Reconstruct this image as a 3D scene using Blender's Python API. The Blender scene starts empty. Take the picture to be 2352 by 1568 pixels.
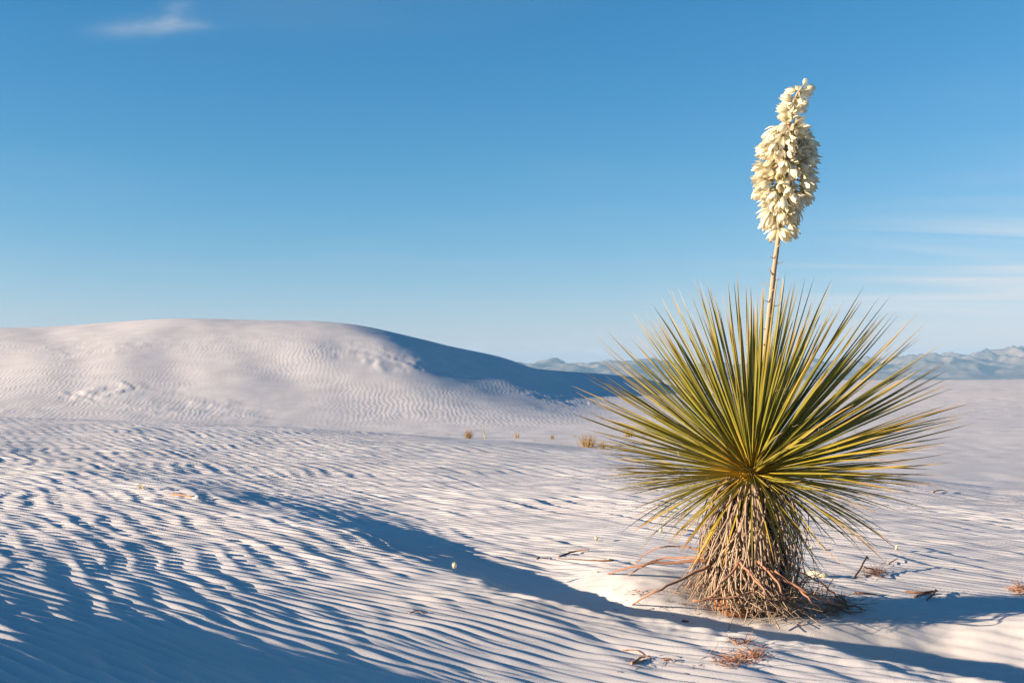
import bpy, math, random
import numpy as np
from mathutils import Vector, Matrix, Quaternion

R = math.radians
SC = bpy.context.scene
COL = SC.collection
EYE = 1.75                       # height of the lens above the interdune flat
rng = np.random.default_rng(7)
random.seed(7)

# ---------------------------------------------------------------- camera
F = 2613.0                       # focal length in pixels of a 2352 px wide picture (40 mm)
PITCH = math.atan((872 - 784) / F)
cam_d = bpy.data.cameras.new('camera')
cam_d.sensor_width = 36.0
cam_d.lens = 36.0 * F / 2352.0
cam_d.clip_start = 0.05
cam_d.clip_end = 40000
cam = bpy.data.objects.new('camera', cam_d)
COL.objects.link(cam)
cam.location = (0, 0, EYE)
cam.rotation_euler = (R(90) + PITCH, 0, 0)
SC.camera = cam

# ---------------------------------------------------------------- light
SUN_EL = R(9.2)
SUN_AZ = R(13.0)                  # light travels towards +x, a little away from the lens
SKY_STRENGTH = 0.05
sun_d = bpy.data.lights.new('sun', 'SUN')
sun_d.energy = 5.0
sun_d.angle = R(0.5)
sun_d.color = (1.0, 0.79, 0.59)
sun = bpy.data.objects.new('sun', sun_d)
COL.objects.link(sun)
Ldir = Vector((math.cos(SUN_EL) * math.cos(SUN_AZ), math.cos(SUN_EL) * math.sin(SUN_AZ), -math.sin(SUN_EL)))
sun.rotation_euler = Ldir.to_track_quat('-Z', 'Y').to_euler()
sun.location = (-20, -4, 12)

SC.view_settings.view_transform = 'Standard'
SC.view_settings.look = 'None'
SC.view_settings.gamma = 1.0
SC.view_settings.use_curve_mapping = False
SC.view_settings.exposure = 1.82


def ray(px, py):
    """direction of a photo pixel (2352 px wide), scaled to one metre of depth"""
    u = (px - 1176) / F
    v = (784 - py) / F
    y = math.cos(PITCH) - v * math.sin(PITCH)
    z = math.sin(PITCH) + v * math.cos(PITCH)
    return u / y, z / y


def P(px, py, d):
    a, b = ray(px, py)
    return Vector((a * d, d, EYE + b * d))


# ---------------------------------------------------------------- node helpers
def new_mat(name):
    m = bpy.data.materials.new(name)
    m.use_nodes = True
    nt = m.node_tree
    nt.nodes.clear()
    return m, nt


def nd(nt, kind, **kw):
    n = nt.nodes.new(kind)
    for k, v in kw.items():
        if k.startswith('i_'):
            n.inputs[k[2:].replace('_', ' ')].default_value = v
        else:
            setattr(n, k, v)
    return n


def ramp(nt, stops, interp='LINEAR'):
    n = nt.nodes.new('ShaderNodeValToRGB')
    e = n.color_ramp.elements
    while len(e) > 1:
        e.remove(e[-1])
    n.color_ramp.interpolation = interp
    for i, (p, c) in enumerate(stops):
        el = e[0] if i == 0 else e.new(p)
        el.position = p
        el.color = (*c, 1) if len(c) == 3 else c
    return n


# ---------------------------------------------------------------- sky
world = bpy.data.worlds.new('World')
SC.world = world
world.use_nodes = True
nt = world.node_tree
nt.nodes.clear()
wo = nd(nt, 'ShaderNodeOutputWorld')
bg = nd(nt, 'ShaderNodeBackground')
bg.inputs['Strength'].default_value = SKY_STRENGTH
sky = nd(nt, 'ShaderNodeTexSky')
sky.sky_type = 'NISHITA'
sky.sun_disc = False
sky.sun_elevation = SUN_EL
sky.sun_rotation = math.atan2(-Ldir.x, -Ldir.y)
sky.altitude = 1200
sky.air_density = 1.0
sky.dust_density = 0.25
sky.ozone_density = 3.0
tc = nd(nt, 'ShaderNodeTexCoord')


def vmath(op, a, b=None, tree=None):
    t = tree or nt
    n = t.nodes.new('ShaderNodeVectorMath')
    n.operation = op
    for i, x in enumerate((a, b)):
        if x is None:
            continue
        if isinstance(x, (tuple, list, Vector)):
            n.inputs[i].default_value = tuple(x)
        elif isinstance(x, (int, float)):
            n.inputs[i].default_value = (x, x, x)
        else:
            t.links.new(x, n.inputs[i])
    return n.outputs['Value'] if op in ('DOT_PRODUCT', 'LENGTH') else n.outputs[0]


def fmath(op, a, b=None, c=None, tree=None, clamp=False):
    t = tree or nt
    n = t.nodes.new('ShaderNodeMath')
    n.operation = op
    n.use_clamp = clamp
    for i, x in enumerate((a, b, c)):
        if x is None:
            continue
        if isinstance(x, (int, float)):
            n.inputs[i].default_value = x
        else:
            t.links.new(x, n.inputs[i])
    return n.outputs[0]


def smooth(x, lo, hi, tree=None):
    t = tree or nt
    n = t.nodes.new('ShaderNodeMapRange')
    n.interpolation_type = 'SMOOTHSTEP'
    n.clamp = True
    n.inputs['From Min'].default_value = lo
    n.inputs['From Max'].default_value = hi
    t.links.new(x, n.inputs['Value'])
    return n.outputs[0]


DIR = tc.outputs['Generated']
# dry high-desert air: one colour response for the whole sky, deeper blue aloft, paler low down
ssep = nd(nt, 'ShaderNodeSeparateColor')
nt.links.new(sky.outputs[0], ssep.inputs[0])
scmb = nd(nt, 'ShaderNodeCombineColor')
r_, g_, b_ = ssep.outputs[0], ssep.outputs[1], ssep.outputs[2]
r3 = fmath('DIVIDE', fmath('POWER', r_, 3.0), fmath('ADD', fmath('MULTIPLY', r_, r_), 4.0))
nt.links.new(fmath('MULTIPLY', r3, 1.95), scmb.inputs[0])
nt.links.new(fmath('MULTIPLY', fmath('POWER', g_, 1.1), 0.86), scmb.inputs[1])
nt.links.new(fmath('MULTIPLY', fmath('POWER', b_, 0.87), 1.24), scmb.inputs[2])
sep = nd(nt, 'ShaderNodeSeparateXYZ')
nt.links.new(DIR, sep.inputs[0])
# thin high cloud lies on a sheet overhead: its pattern is the direction cut with that sheet
zc = fmath('MAXIMUM', sep.outputs['Z'], 0.0)
den = fmath('ADD', zc, 0.06)
cmb = nd(nt, 'ShaderNodeCombineXYZ')
nt.links.new(fmath('DIVIDE', sep.outputs['X'], den), cmb.inputs['X'])
nt.links.new(fmath('DIVIDE', sep.outputs['Y'], den), cmb.inputs['Y'])
mp = nd(nt, 'ShaderNodeMapping')
mp.inputs['Rotation'].default_value = (0, 0, R(-10))
mp.inputs['Scale'].default_value = (0.22, 0.95, 1.0)
nt.links.new(cmb.outputs[0], mp.inputs['Vector'])
cn = nd(nt, 'ShaderNodeTexNoise')
cn.inputs['Scale'].default_value = 1.2
cn.inputs['Detail'].default_value = 7
cn.inputs['Roughness'].default_value = 0.55
cn.inputs['Distortion'].default_value = 0.6
nt.links.new(mp.outputs[0], cn.inputs['Vector'])
# where the streaks are thick: broad patches over the whole sky
cb = nd(nt, 'ShaderNodeTexNoise')
cb.inputs['Scale'].default_value = 0.55
cb.inputs['Detail'].default_value = 2
mpb = nd(nt, 'ShaderNodeMapping')
mpb.inputs['Location'].default_value = (0.3, 0.7, 0)
nt.links.new(cmb.outputs[0], mpb.inputs['Vector'])
nt.links.new(mpb.outputs[0], cb.inputs['Vector'])


def spot(px, py, rx, ry, tilt=0):
    """a soft elliptic patch of cloud round one direction of the sky (radii in degrees)"""
    a, b = ray(px, py)
    d = Vector((a, 1, b)).normalized()
    right = d.cross(Vector((0, 0, 1))).normalized()
    up = right.cross(d).normalized()
    r2 = right * math.cos(tilt) + up * math.sin(tilt)
    u2 = -right * math.sin(tilt) + up * math.cos(tilt)
    a1 = fmath('DIVIDE', vmath('DOT_PRODUCT', DIR, r2), math.sin(R(rx)))
    a2 = fmath('DIVIDE', vmath('DOT_PRODUCT', DIR, u2), math.sin(R(ry)))
    q = fmath('ADD', fmath('MULTIPLY', a1, a1), fmath('MULTIPLY', a2, a2))
    front = smooth(vmath('DOT_PRODUCT', DIR, d), 0.5, 0.8)
    return fmath('MULTIPLY', fmath('EXPONENT', fmath('MULTIPLY', q, -1.0)), front)


streak = smooth(cn.outputs['Fac'], 0.36, 0.66)
patch = fmath('MULTIPLY', smooth(cb.outputs['Fac'], 0.45, 0.75), 0.10)
veil = fmath('MULTIPLY', spot(2330, 620, 9.0, 2.6, R(4)), 1.0)
amt = fmath('ADD', patch, veil)
cirrus = fmath('MULTIPLY', streak, amt)
# the torn wisp high up
wn = nd(nt, 'ShaderNodeTexNoise')
wn.inputs['Scale'].default_value = 22
wn.inputs['Detail'].default_value = 6
wn.inputs['Roughness'].default_value = 0.6
wn.inputs['Distortion'].default_value = 0.8
wmp = nd(nt, 'ShaderNodeMapping')
wmp.inputs['Scale'].default_value = (0.55, 0.6, 1.7)
wmp.inputs['Rotation'].default_value = (0, R(12), 0)
nt.links.new(DIR, wmp.inputs['Vector'])
nt.links.new(wmp.outputs[0], wn.inputs['Vector'])
wsum = fmath('ADD', fmath('ADD', spot(335, 62, 1.75, 0.36, R(9)), fmath('MULTIPLY', spot(405, 26, 0.75, 0.42, R(32)), 0.75)),
             fmath('MULTIPLY', spot(430, 57, 1.5, 0.22, R(2)), 0.45))
wisp = fmath('MULTIPLY', fmath('MULTIPLY', wsum, smooth(wn.outputs['Fac'], 0.2, 0.75)), 0.42)
# low puffs standing over the mountains
pn = nd(nt, 'ShaderNodeTexNoise')
pn.inputs['Scale'].default_value = 60
pn.inputs['Detail'].default_value = 5
pmp = nd(nt, 'ShaderNodeMapping')
pmp.inputs['Scale'].default_value = (0.6, 0.6, 2.2)
pmp.inputs['Location'].default_value = (0.31, 0, 0)
nt.links.new(DIR, pmp.inputs['Vector'])
nt.links.new(pmp.outputs[0], pn.inputs['Vector'])
band = fmath('MULTIPLY', smooth(sep.outputs['Z'], 0.008, 0.016), fmath('SUBTRACT', 1.0, smooth(sep.outputs['Z'], 0.021, 0.038)))
puff = fmath('MULTIPLY', fmath('MULTIPLY', smooth(pn.outputs['Fac'], 0.50, 0.64), band), 0.7)

call = fmath('ADD', fmath('ADD', cirrus, wisp), puff, clamp=True)
mixc = nd(nt, 'ShaderNodeMix')
mixc.data_type = 'RGBA'
nt.links.new(call, mixc.inputs['Factor'])
nt.links.new(scmb.outputs[0], mixc.inputs['A'])
mixc.inputs['B'].default_value = (5.0, 4.7, 4.5, 1)
nt.links.new(mixc.outputs['Result'], bg.inputs['Color'])
nt.links.new(bg.outputs[0], wo.inputs['Surface'])


# ---------------------------------------------------------------- noise
_perm = np.random.default_rng(11).permutation(512)
_ang = np.random.default_rng(12).uniform(0, 2 * np.pi, 512)
_gx, _gy = np.cos(_ang), np.sin(_ang)


def noise(x, y, seed=0):
    x = np.asarray(x, float) + seed * 37.31
    y = np.asarray(y, float) + seed * 17.73
    xi = np.floor(x).astype(np.int64)
    yi = np.floor(y).astype(np.int64)
    fx, fy = x - xi, y - yi
    sx = fx * fx * fx * (fx * (fx * 6 - 15) + 10)
    sy = fy * fy * fy * (fy * (fy * 6 - 15) + 10)

    def g(ix, iy, dx, dy):
        h = _perm[(_perm[ix & 511] + iy) & 511]
        return _gx[h] * dx + _gy[h] * dy
    a = g(xi, yi, fx, fy)
    b = g(xi + 1, yi, fx - 1, fy)
    c = g(xi, yi + 1, fx, fy - 1)
    d = g(xi + 1, yi + 1, fx - 1, fy - 1)
    return (a + (b - a) * sx + (c - a) * sy + (a - b - c + d) * sx * sy) * 1.5


def fbm(x, y, seed=0, octv=4, gain=0.5):
    t, amp, f = 0, 1.0, 1.0
    for o in range(octv):
        t = t + amp * noise(x * f, y * f, seed + o)
        amp *= gain
        f *= 2.03
    return t


def saw(ph, w=.30):
    """wind ripple: long windward rise, short steep lee (phase in radians, mean zero)"""
    t = (ph / (2 * np.pi)) % 1.0
    u = t / (1 - w)
    up = u * (1.35 - .35 * u)
    d = np.clip((t - (1 - w)) / w, 0, 1)
    dn = 1 - d * d * (3 - 2 * d)
    return np.where(t < 1 - w, up, dn) * 2 - 1.1


def sstep(x, a, b):
    t = np.clip((x - a) / (b - a), 0, 1)
    return t * t * (3 - 2 * t)


# ---------------------------------------------------------------- shape of the land
# broad form of the near dune: photo points and their distance
ctrl_px = [(0, 1568, 2.68), (600, 1568, 3.10), (1176, 1568, 3.38), (1800, 1568, 3.58), (2352, 1568, 3.70),
           (0, 1300, 4.15), (0, 1150, 6.4), (0, 1050, 9.4), (0, 955, 15.0),
           (600, 1300, 4.80), (600, 1150, 7.2), (600, 1050, 10.8), (600, 978, 14.5),
           (1176, 1400, 4.28), (1176, 1300, 5.30), (1176, 1150, 8.1), (1176, 1013, 14.0),
           (1700, 1392, 4.62), (1750, 1150, 8.5), (1750, 1066, 12.2),
           (2100, 1300, 5.75), (2200, 1115, 10.8), (2352, 1400, 4.80), (2352, 1200, 8.0)]
cp = []
for px, py, d in ctrl_px:
    p = P(px, py, d)
    cp.append((p.x, p.y, p.z - EYE))
cp += [(-9, 5, -.50), (-9, 0, -.55), (-12, 12, -.40), (7, 5, -1.10), (7, 0, -1.10), (8, 11, -1.10), (0, -4, -1.0), (-6, -6, -.75),
       (6, -6, -1.15), (-3, 1.5, -.72), (0, 1.5, -.92), (3, 1.5, -1.02), (-10, 17, -.42)]
cp = np.array(cp)


def _tps(r2):
    return np.where(r2 > 1e-12, r2 * np.log(np.maximum(r2, 1e-12)), 0)


n_ = len(cp)
A = np.zeros((n_ + 3, n_ + 3))
dx = cp[:, None, 0] - cp[None, :, 0]
dy = cp[:, None, 1] - cp[None, :, 1]
A[:n_, :n_] = _tps(dx * dx + dy * dy) + np.eye(n_) * 0.6
A[:n_, n_] = 1
A[:n_, n_ + 1] = cp[:, 0]
A[:n_, n_ + 2] = cp[:, 1]
A[n_:, :n_] = A[:n_, n_:].T
TW = np.linalg.solve(A, np.concatenate([cp[:, 2], [0, 0, 0]]))


def tps(x, y):
    out = TW[n_] + TW[n_ + 1] * x + TW[n_ + 2] * y
    for i in range(n_):
        out = out + TW[i] * _tps((x - cp[i, 0]) ** 2 + (y - cp[i, 1]) ** 2)
    return out


def polyline(x, y, pts):
    """signed distance to a line (positive to the left of its direction) and position along it"""
    best = np.full(np.shape(x), 1e9)
    sgn = np.zeros(np.shape(x))
    par = np.zeros(np.shape(x))
    for i in range(len(pts) - 1):
        ax, ay = pts[i]
        bx, by = pts[i + 1]
        ex, ey = bx - ax, by - ay
        L2 = ex * ex + ey * ey
        t = ((x - ax) * ex + (y - ay) * ey) / L2
        lo = -1e9 if i == 0 else 0
        hi = 1e9 if i == len(pts) - 2 else 1
        tc_ = np.clip(t, lo, hi)
        qx, qy = x - (ax + ex * tc_), y - (ay + ey * tc_)
        d = np.hypot(qx, qy)
        m = d < best
        best = np.where(m, d, best)
        sgn = np.where(m, np.sign(ex * (y - ay) - ey * (x - ax)), sgn)
        par = np.where(m, i + tc_, par)
    return best * sgn, par




def plan(px, py):
    """where a photo pixel meets the broad form of the near dune"""
    a, b = ray(px, py)
    d = np.linspace(2, 20, 1500)
    k_ = np.argmax(b * d < tps(a * d, d))
    return (a * d[k_], d[k_])


RIDGE = [plan(*q_) for q_ in ((150, 1066), (330, 1106), (540, 1140), (750, 1186), (960, 1286), (1150, 1376), (1315, 1408), (1466, 1430), (1583, 1454), (1700, 1482), (1850, 1522), (2050, 1564), (2352, 1625))]
_rp = np.array(RIDGE)
_k = np.linspace(0, len(_rp) - 1, 27)
_sm = [np.interp(_k, np.arange(len(_rp)), _rp[:, j]) for j in (0, 1)]
for _ in range(4):
    for q_ in _sm:
        q_[1:-1] = .5 * q_[1:-1] + .25 * (q_[2:] + q_[:-2])
RIDGE = list(zip(*_sm))
RPAR = _k
RAX = np.array([RIDGE[-1][0] - RIDGE[0][0], RIDGE[-1][1] - RIDGE[0][1]])
RAX = RAX / np.hypot(*RAX)
RCO = np.array([q_[0] * RAX[0] + q_[1] * RAX[1] for q_ in RIDGE])
CORNER = [(-5.5, 6.2), (-3.55, 4.25), (-2.3, 3.0), (-1.5, 2.1), (-.85, 1.15)]
SKY_PX = np.array([-1600, -600, -200, 0, 130, 250, 400, 540, 750, 800, 950, 1150, 1240, 1300, 1430, 1490, 1580, 1700, 4000])
SKY_PY = np.array([800, 765, 757, 757, 755, 744, 733, 743, 741, 748, 795, 858, 864, 865, 872, 890, 925, 940, 940])
_sx = np.arange(-1600, 4001, 10.0)
_sy = np.interp(_sx, SKY_PX, SKY_PY)
_kw = np.exp(-(np.arange(-24, 25) / 9.0) ** 2)
_sy[24:-24] = np.convolve(_sy, _kw / _kw.sum(), 'valid')
SKY_PX, SKY_PY = _sx, _sy
MOUND = P(1535, 1300, 4.95)      # the crusted hump left of the trunk
YUC = P(1705, 1392, 4.62)        # foot of the yucca


def near_mask(x, y):
    u = x / np.maximum(y, 1.0)
    dc = np.interp(u, [-.9, -.45, -.22, 0, .22, .42, .9], [16.5, 15.0, 14.5, 13.8, 12.2, 10.3, 9.5])
    return y - dc


def near_part(x, y, s, ripple):
    """the dune the yucca stands on"""
    yy = np.minimum(y, 22.0)
    xx = np.clip(x, -16, 12)
    z = tps(xx, np.maximum(yy, -8))
    e = np.maximum(s + 1.2, 0)
    z = z - 0.014 * e * e
    # long ridge that throws the band of shade: a soft swell far left, a crisp edge in front of the yucca
    wob = 0.07 * noise(x * 1.6, y * 1.6, 3) + 0.03 * noise(x * 5, y * 5, 4)
    sd, par = polyline(x, y, RIDGE)
    sd = sd + wob
    par = np.interp(x * RAX[0] + y * RAX[1], RCO, RPAR)
    kn = [0, 1, 2, 3, 4, 5, 6, 8, 10, 12]
    dep = np.interp(par, kn, [.0, .045, .068, .062, .060, .085, .115, .14, .19, .17])
    wid = np.interp(par, kn, [.8, .75, .75, .72, .50, .26, .17, .19, .30, .40])
    rec = np.interp(par, kn, [4, 3.5, 3, 2.6, 1.5, .70, .42, .46, 1.0, 1.3])
    beg = np.interp(par, kn, [-.4, -.4, -.35, -.3, -.2, -.08, -.06, -.06, -.06, -.06])
    tt = np.clip((sd - beg) / (wid - beg), 0, 1)
    fall = 1 - tt * tt * (3 - 2 * tt)
    tb = np.clip((sd - wid * 1.2) / (rec - wid * 1.2), 0, 1)
    back = tb * tb * (3 - 2 * tb)
    z = z + dep * (0.45 * np.exp(-(np.minimum(sd, 0) / .9) ** 2) * fall - 0.62 * (1 - fall) * (1 - back))
    # the shaded corner: a broad slope turned away from the sun
    sd2, par2 = polyline(x, y, CORNER)
    sd2 = sd2 + 0.08 * noise(x * 1.1, y * 1.1, 9)
    dep2 = np.interp(par2, [0, 1, 2, 3, 4], [.0, .04, .082, .085, .07])
    z = z + dep2 * (np.exp(-(np.minimum(sd2, 0) / 1.6) ** 2) * (1 - sstep(sd2, -.35, 1.35)) - .15)
    # hump, hollow and broken sand round the yucca
    r_m = np.hypot((x - MOUND.x) / .36, (y - MOUND.y) / .33)
    z = z + 0.075 * np.exp(-r_m ** 2 * 1.1)
    z = z - 0.025 * np.exp(-(np.hypot((x - YUC.x + .05) / .26, (y - YUC.y + .08) / .2)) ** 2)
    # swells to the right of the yucca, lit again past its shade
    for (qx, qy, h_, a_, b_) in ((2.15, 4.45, .06, .35, .22), (1.85, 3.80, .04, .35, .10), (1.25, 3.98, .03, .30, .07),
                                 (2.6, 4.0, .07, .5, .3), (1.95, 3.10, .05, .4, .12)):
        ca, sa = .87, -.5
        ux, uy = (x - qx) * ca + (y - qy) * sa, -(x - qx) * sa + (y - qy) * ca
        z = z + h_ * np.exp(-(ux / a_) ** 2 - (uy / b_) ** 2)
    if not ripple:
        return z
    dist = np.hypot(x, y)
    nearf = 1 - sstep(s, -.5, 4)
    smoothing = np.exp(-(np.hypot((x - 0.62) / .75, (y - 4.75) / .42)) ** 4) * .95
    smoothing = np.maximum(smoothing, np.exp(-(np.hypot((x - 1.5) / .95, (y - 4.35) / .62)) ** 4) * .70)
    smoothing = np.maximum(smoothing, sstep(sd, .05, .2) * (1 - sstep(sd, .5, .9)) * sstep(par, 4.2, 5.2) * .9)
    keep = (1 - smoothing) * nearf
    # fine ripples, forking where two sets meet
    w1 = 0.55 * noise(x * .55, y * .55, 20) + 0.26 * noise(x * 1.7, y * 1.7, 21) + .12 * noise(x * 4.5, y * 4.5, 22)
    lam1 = 0.066
    ph1 = 2 * np.pi * ((x * .48 + y * .877) / lam1) + w1 * 8.0
    ph1b = 2 * np.pi * ((x * .62 + y * .785) / (lam1 * 1.13)) + w1 * 6.0 + 2.2 * noise(x * 1.3, y * 1.3, 26)
    calm = .45 + .55 * sstep(noise(x * .22, y * .22, 35), -.35, .15)
    blot = noise(x * 5.2 + y * 2.2, y * 3.6 - x * .6, 28)
    a1 = 0.0068 * (0.82 + 0.35 * noise(x * .9, y * .9, 24) + .35 * blot) * (1 + .30 * sstep(dist, 4.2, 6) + .50 * sstep(-x, -.6, 1.2) - .5 * sstep(dist, 10.5, 14))
    a1 = np.maximum(a1, 0.0018) * (.62 + .38 * calm)
    rip1 = np.maximum(saw(ph1, .26), saw(ph1b, .26) - .25 + 1.1 * noise(x * 1.5, y * 1.5, 27)) - .18
    # coarser forms crossing them: short on the left, longer towards the right
    w2 = 0.8 * noise(x * .5, y * .5, 30) + .45 * noise(x * 1.3, y * 1.3, 31) + .2 * noise(x * 3.1, y * 3.1, 32)
    ph2 = 2 * np.pi * (x * .84 + y * .54) / .128 + w2 * 9.0
    ph3 = 2 * np.pi * (x * .84 + y * .54) / .22 + w2 * 4.5 + 2 * noise(x * .9, y * .9, 36)
    side = sstep(x + .16 * (y - 5) + .5 * noise(x * .6, y * .6, 37), -.9, .9)
    m2 = noise(x * 3.3 + y, y * 2.2, 33) + .5 * noise(x * 6.1, y * 5.0, 34)
    a2 = 0.0046 * np.clip(0.62 + .7 * m2, .0, 1.4)
    a3 = 0.0082 * np.clip(0.50 + 0.8 * noise(x * .9 + 9, y * .7, 38) + .55 * m2, .03, 1.5)
    rip2 = saw(ph2, .34)
    rip3 = saw(ph3, .30)
    z = z + keep * (a1 * rip1 + calm * (a2 * (1 - .8 * side) * rip2 + a3 * (.18 + .82 * side) * rip3 + (.0008) * blot * (1 - .4 * side)))
    z = z + nearf * (0.012 * noise(x * 1.1, y * 1.1, 40) + 0.0022 * noise(x * 4, y * 4, 41))
    # crumbled crust
    crumb = smoothing * nearf
    z = z + crumb * (0.007 * noise(x * 3.2, y * 3.2, 42) + 0.0028 * noise(x * 13, y * 13, 43) + 0.004 * noise(x * 2, y * 16, 44))
    rough = np.exp(-(np.hypot((x - 1.25) / .55, (y - 3.98) / .16)) ** 2) * nearf
    z = z + rough * (0.006 * noise(x * 14, y * 14, 45) + .005 * noise(x * 31, y * 31, 46))
    ledge = np.exp(-((sd + .05) / .14) ** 2) * sstep(par, 4.2, 5.5)
    z = z + ledge * (.008 * noise(x * 7, y * 7, 47) + .004 * noise(x * 19, y * 19, 48))
    return z


def far_part(x, y, s, ripple):
    """the flat between the dunes, the big dune and the country behind"""
    flat = -1.70 + 0.04 * noise(x * .12, y * .12, 50) + .012 * noise(x * .7, y * .7, 51)
    yy = np.maximum(y, 1.0)
    pxq = x / yy * F + 1176
    far = .35 * sstep(y, 30, 150) + .020 * np.clip(x + 5, 0, 66) * sstep(y, 17, 30)
    far = far + .12 * noise(x * .03, y * .03, 52) * sstep(y, 25, 60)
    right = sstep(pxq, 1500, 1800)
    far = far + right * (0.62 * np.exp(-((y - 60 + .10 * (x - 25)) / 8) ** 2) + .45 * np.exp(-((y - 104 - .05 * x) / 16) ** 2))
    flat = flat + far - 0.35 * sstep(y, 190, 420)
    dcr = 61 + 17 * sstep(pxq, 850, 1700) + 8 * sstep(-pxq, 0, 1600)
    dto = 37 + .0016 * (pxq - 600)
    t = np.clip((y - dto) / (dcr - dto), 0, 1)
    # the nose of the dune trends to the right as it comes down towards the flat
    pxs = pxq - (420 - 180 * sstep(pxq, 1150, 1500)) * (1 - t)
    psk = np.interp(pxs, SKY_PX, SKY_PY)
    zcr = (872 - psk) / F * dcr
    prof = (.5 * (3 * t * t - 2 * t ** 3) + .5 * np.sin(np.pi / 2 * t)) ** 1.35
    hh = np.maximum(zcr + 1.75, 0)
    hh = hh * (1 - sstep(pxs, 1440, 1680))
    lee = 1 - sstep(y, dcr + 1, dcr + 30)
    big = hh * prof * np.where(y > dcr, lee, 1)
    body = np.clip(big / 2.2, 0, 1)
    if ripple:
        lum = .24 * noise(x * .11 + y * .05, y * .055, 60) + .10 * noise(x * .30 + y * .12, y * .13, 61)
        low = 1 - sstep(t, .30, .80)
        big = big + lum * body * (1 - sstep(t, .72, .98)) * sstep(y, 30, 40)
        # short wind scarps and trodden crust along the lower face
        sc_ = noise(x * .20 + y * .04, y * .42 + x * .13, 62) + .35 * noise(x * .7 + y * .3, y * .8, 72)
        mask = sstep(noise(x * .17, y * .12, 63) + .5 * noise(x * .45, y * .3, 73), -.05, .40) * low * sstep(big, .15, .9)
        big = big + mask * (.034 * sstep(sc_, .02, .08) - .034 * sstep(sc_, .09, .42) + .03 * sstep(sc_, -.32, -.27) - .03 * sstep(sc_, -.26, -.05))
        big = big + mask * (.022 * noise(x * 1.6, y * .9, 64) + .012 * noise(x * 4.2, y * 2.2, 65))
        rf = sstep(s, 4, 8) * (1 - body) * (1 - sstep(y, 60, 100))
        flat = flat + rf * .012 * noise(x * 1.7, y * 1.7, 70) * sstep(noise(x * .25, y * .25, 71), -.1, .4)
    return flat + big


def terrain(x, y, ripple=True):
    x = np.asarray(x, float)
    y = np.asarray(y, float)
    shp = x.shape
    x, y = x.ravel(), y.ravel()
    s = near_mask(x, y)
    zn = np.full(x.shape, -3.0)
    base = np.full(x.shape, -9.0)
    n = s < 14
    f = s > .4
    if n.any():
        zn[n] = near_part(x[n], y[n], s[n], ripple)
    if f.any():
        base[f] = far_part(x[f], y[f], s[f], ripple)
    k = .12
    h = np.clip(.5 + .5 * (zn - base) / k, 0, 1)
    zz = base * (1 - h) + zn * h + k * h * (1 - h)
    w = sstep(s, .5, 1.0)
    zz = np.where(s < 1.0, zn * (1 - w) + zz * w, zz)
    return (zz + EYE).reshape(shp)


def ground_z(x, y, ripple=True):
    return float(terrain(np.array([x]), np.array([y]), ripple)[0])


def hit(px, py, lo=2.0, hi=90.0):
    """the first point of the sand along a photo pixel's ray"""
    a, b = ray(px, py)
    for _ in range(3):
        d = np.linspace(lo, hi, 260) if _ else np.geomspace(lo, hi, 420)
        zt = terrain(a * d, d)
        k_ = int(np.argmax(EYE + b * d < zt))
        lo, hi = d[max(k_ - 1, 0)], d[k_]
    dd = d[k_]
    return Vector((a * dd, dd, zt[k_]))


# ---------------------------------------------------------------- mesh helpers
def grid_mesh(name, X, Y, Z):
    r, c = X.shape
    me = bpy.data.meshes.new(name)
    co = np.stack([X, Y, Z], -1).reshape(-1, 3).astype(np.float32)
    idx = np.arange(r * c).reshape(r, c)
    q = np.stack([idx[:-1, :-1], idx[:-1, 1:], idx[1:, 1:], idx[1:, :-1]], -1).reshape(-1, 4)
    me.vertices.add(len(co))
    me.vertices.foreach_set('co', co.ravel())
    me.loops.add(q.size)
    me.loops.foreach_set('vertex_index', q.ravel().astype(np.int32))
    me.polygons.add(len(q))
    me.polygons.foreach_set('loop_start', np.arange(0, q.size, 4, dtype=np.int32))
    me.polygons.foreach_set('use_smooth', np.ones(len(q), bool))
    me.update(calc_edges=True)
    return me


def link(name, me, mat, parent=None, **props):
    o = bpy.data.objects.new(name, me)
    COL.objects.link(o)
    if mat is not None and me is not None and not me.materials:
        me.materials.append(mat)
    if parent is not None:
        o.parent = parent
    for k_, v_ in props.items():
        o[k_] = v_
    return o


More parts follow.
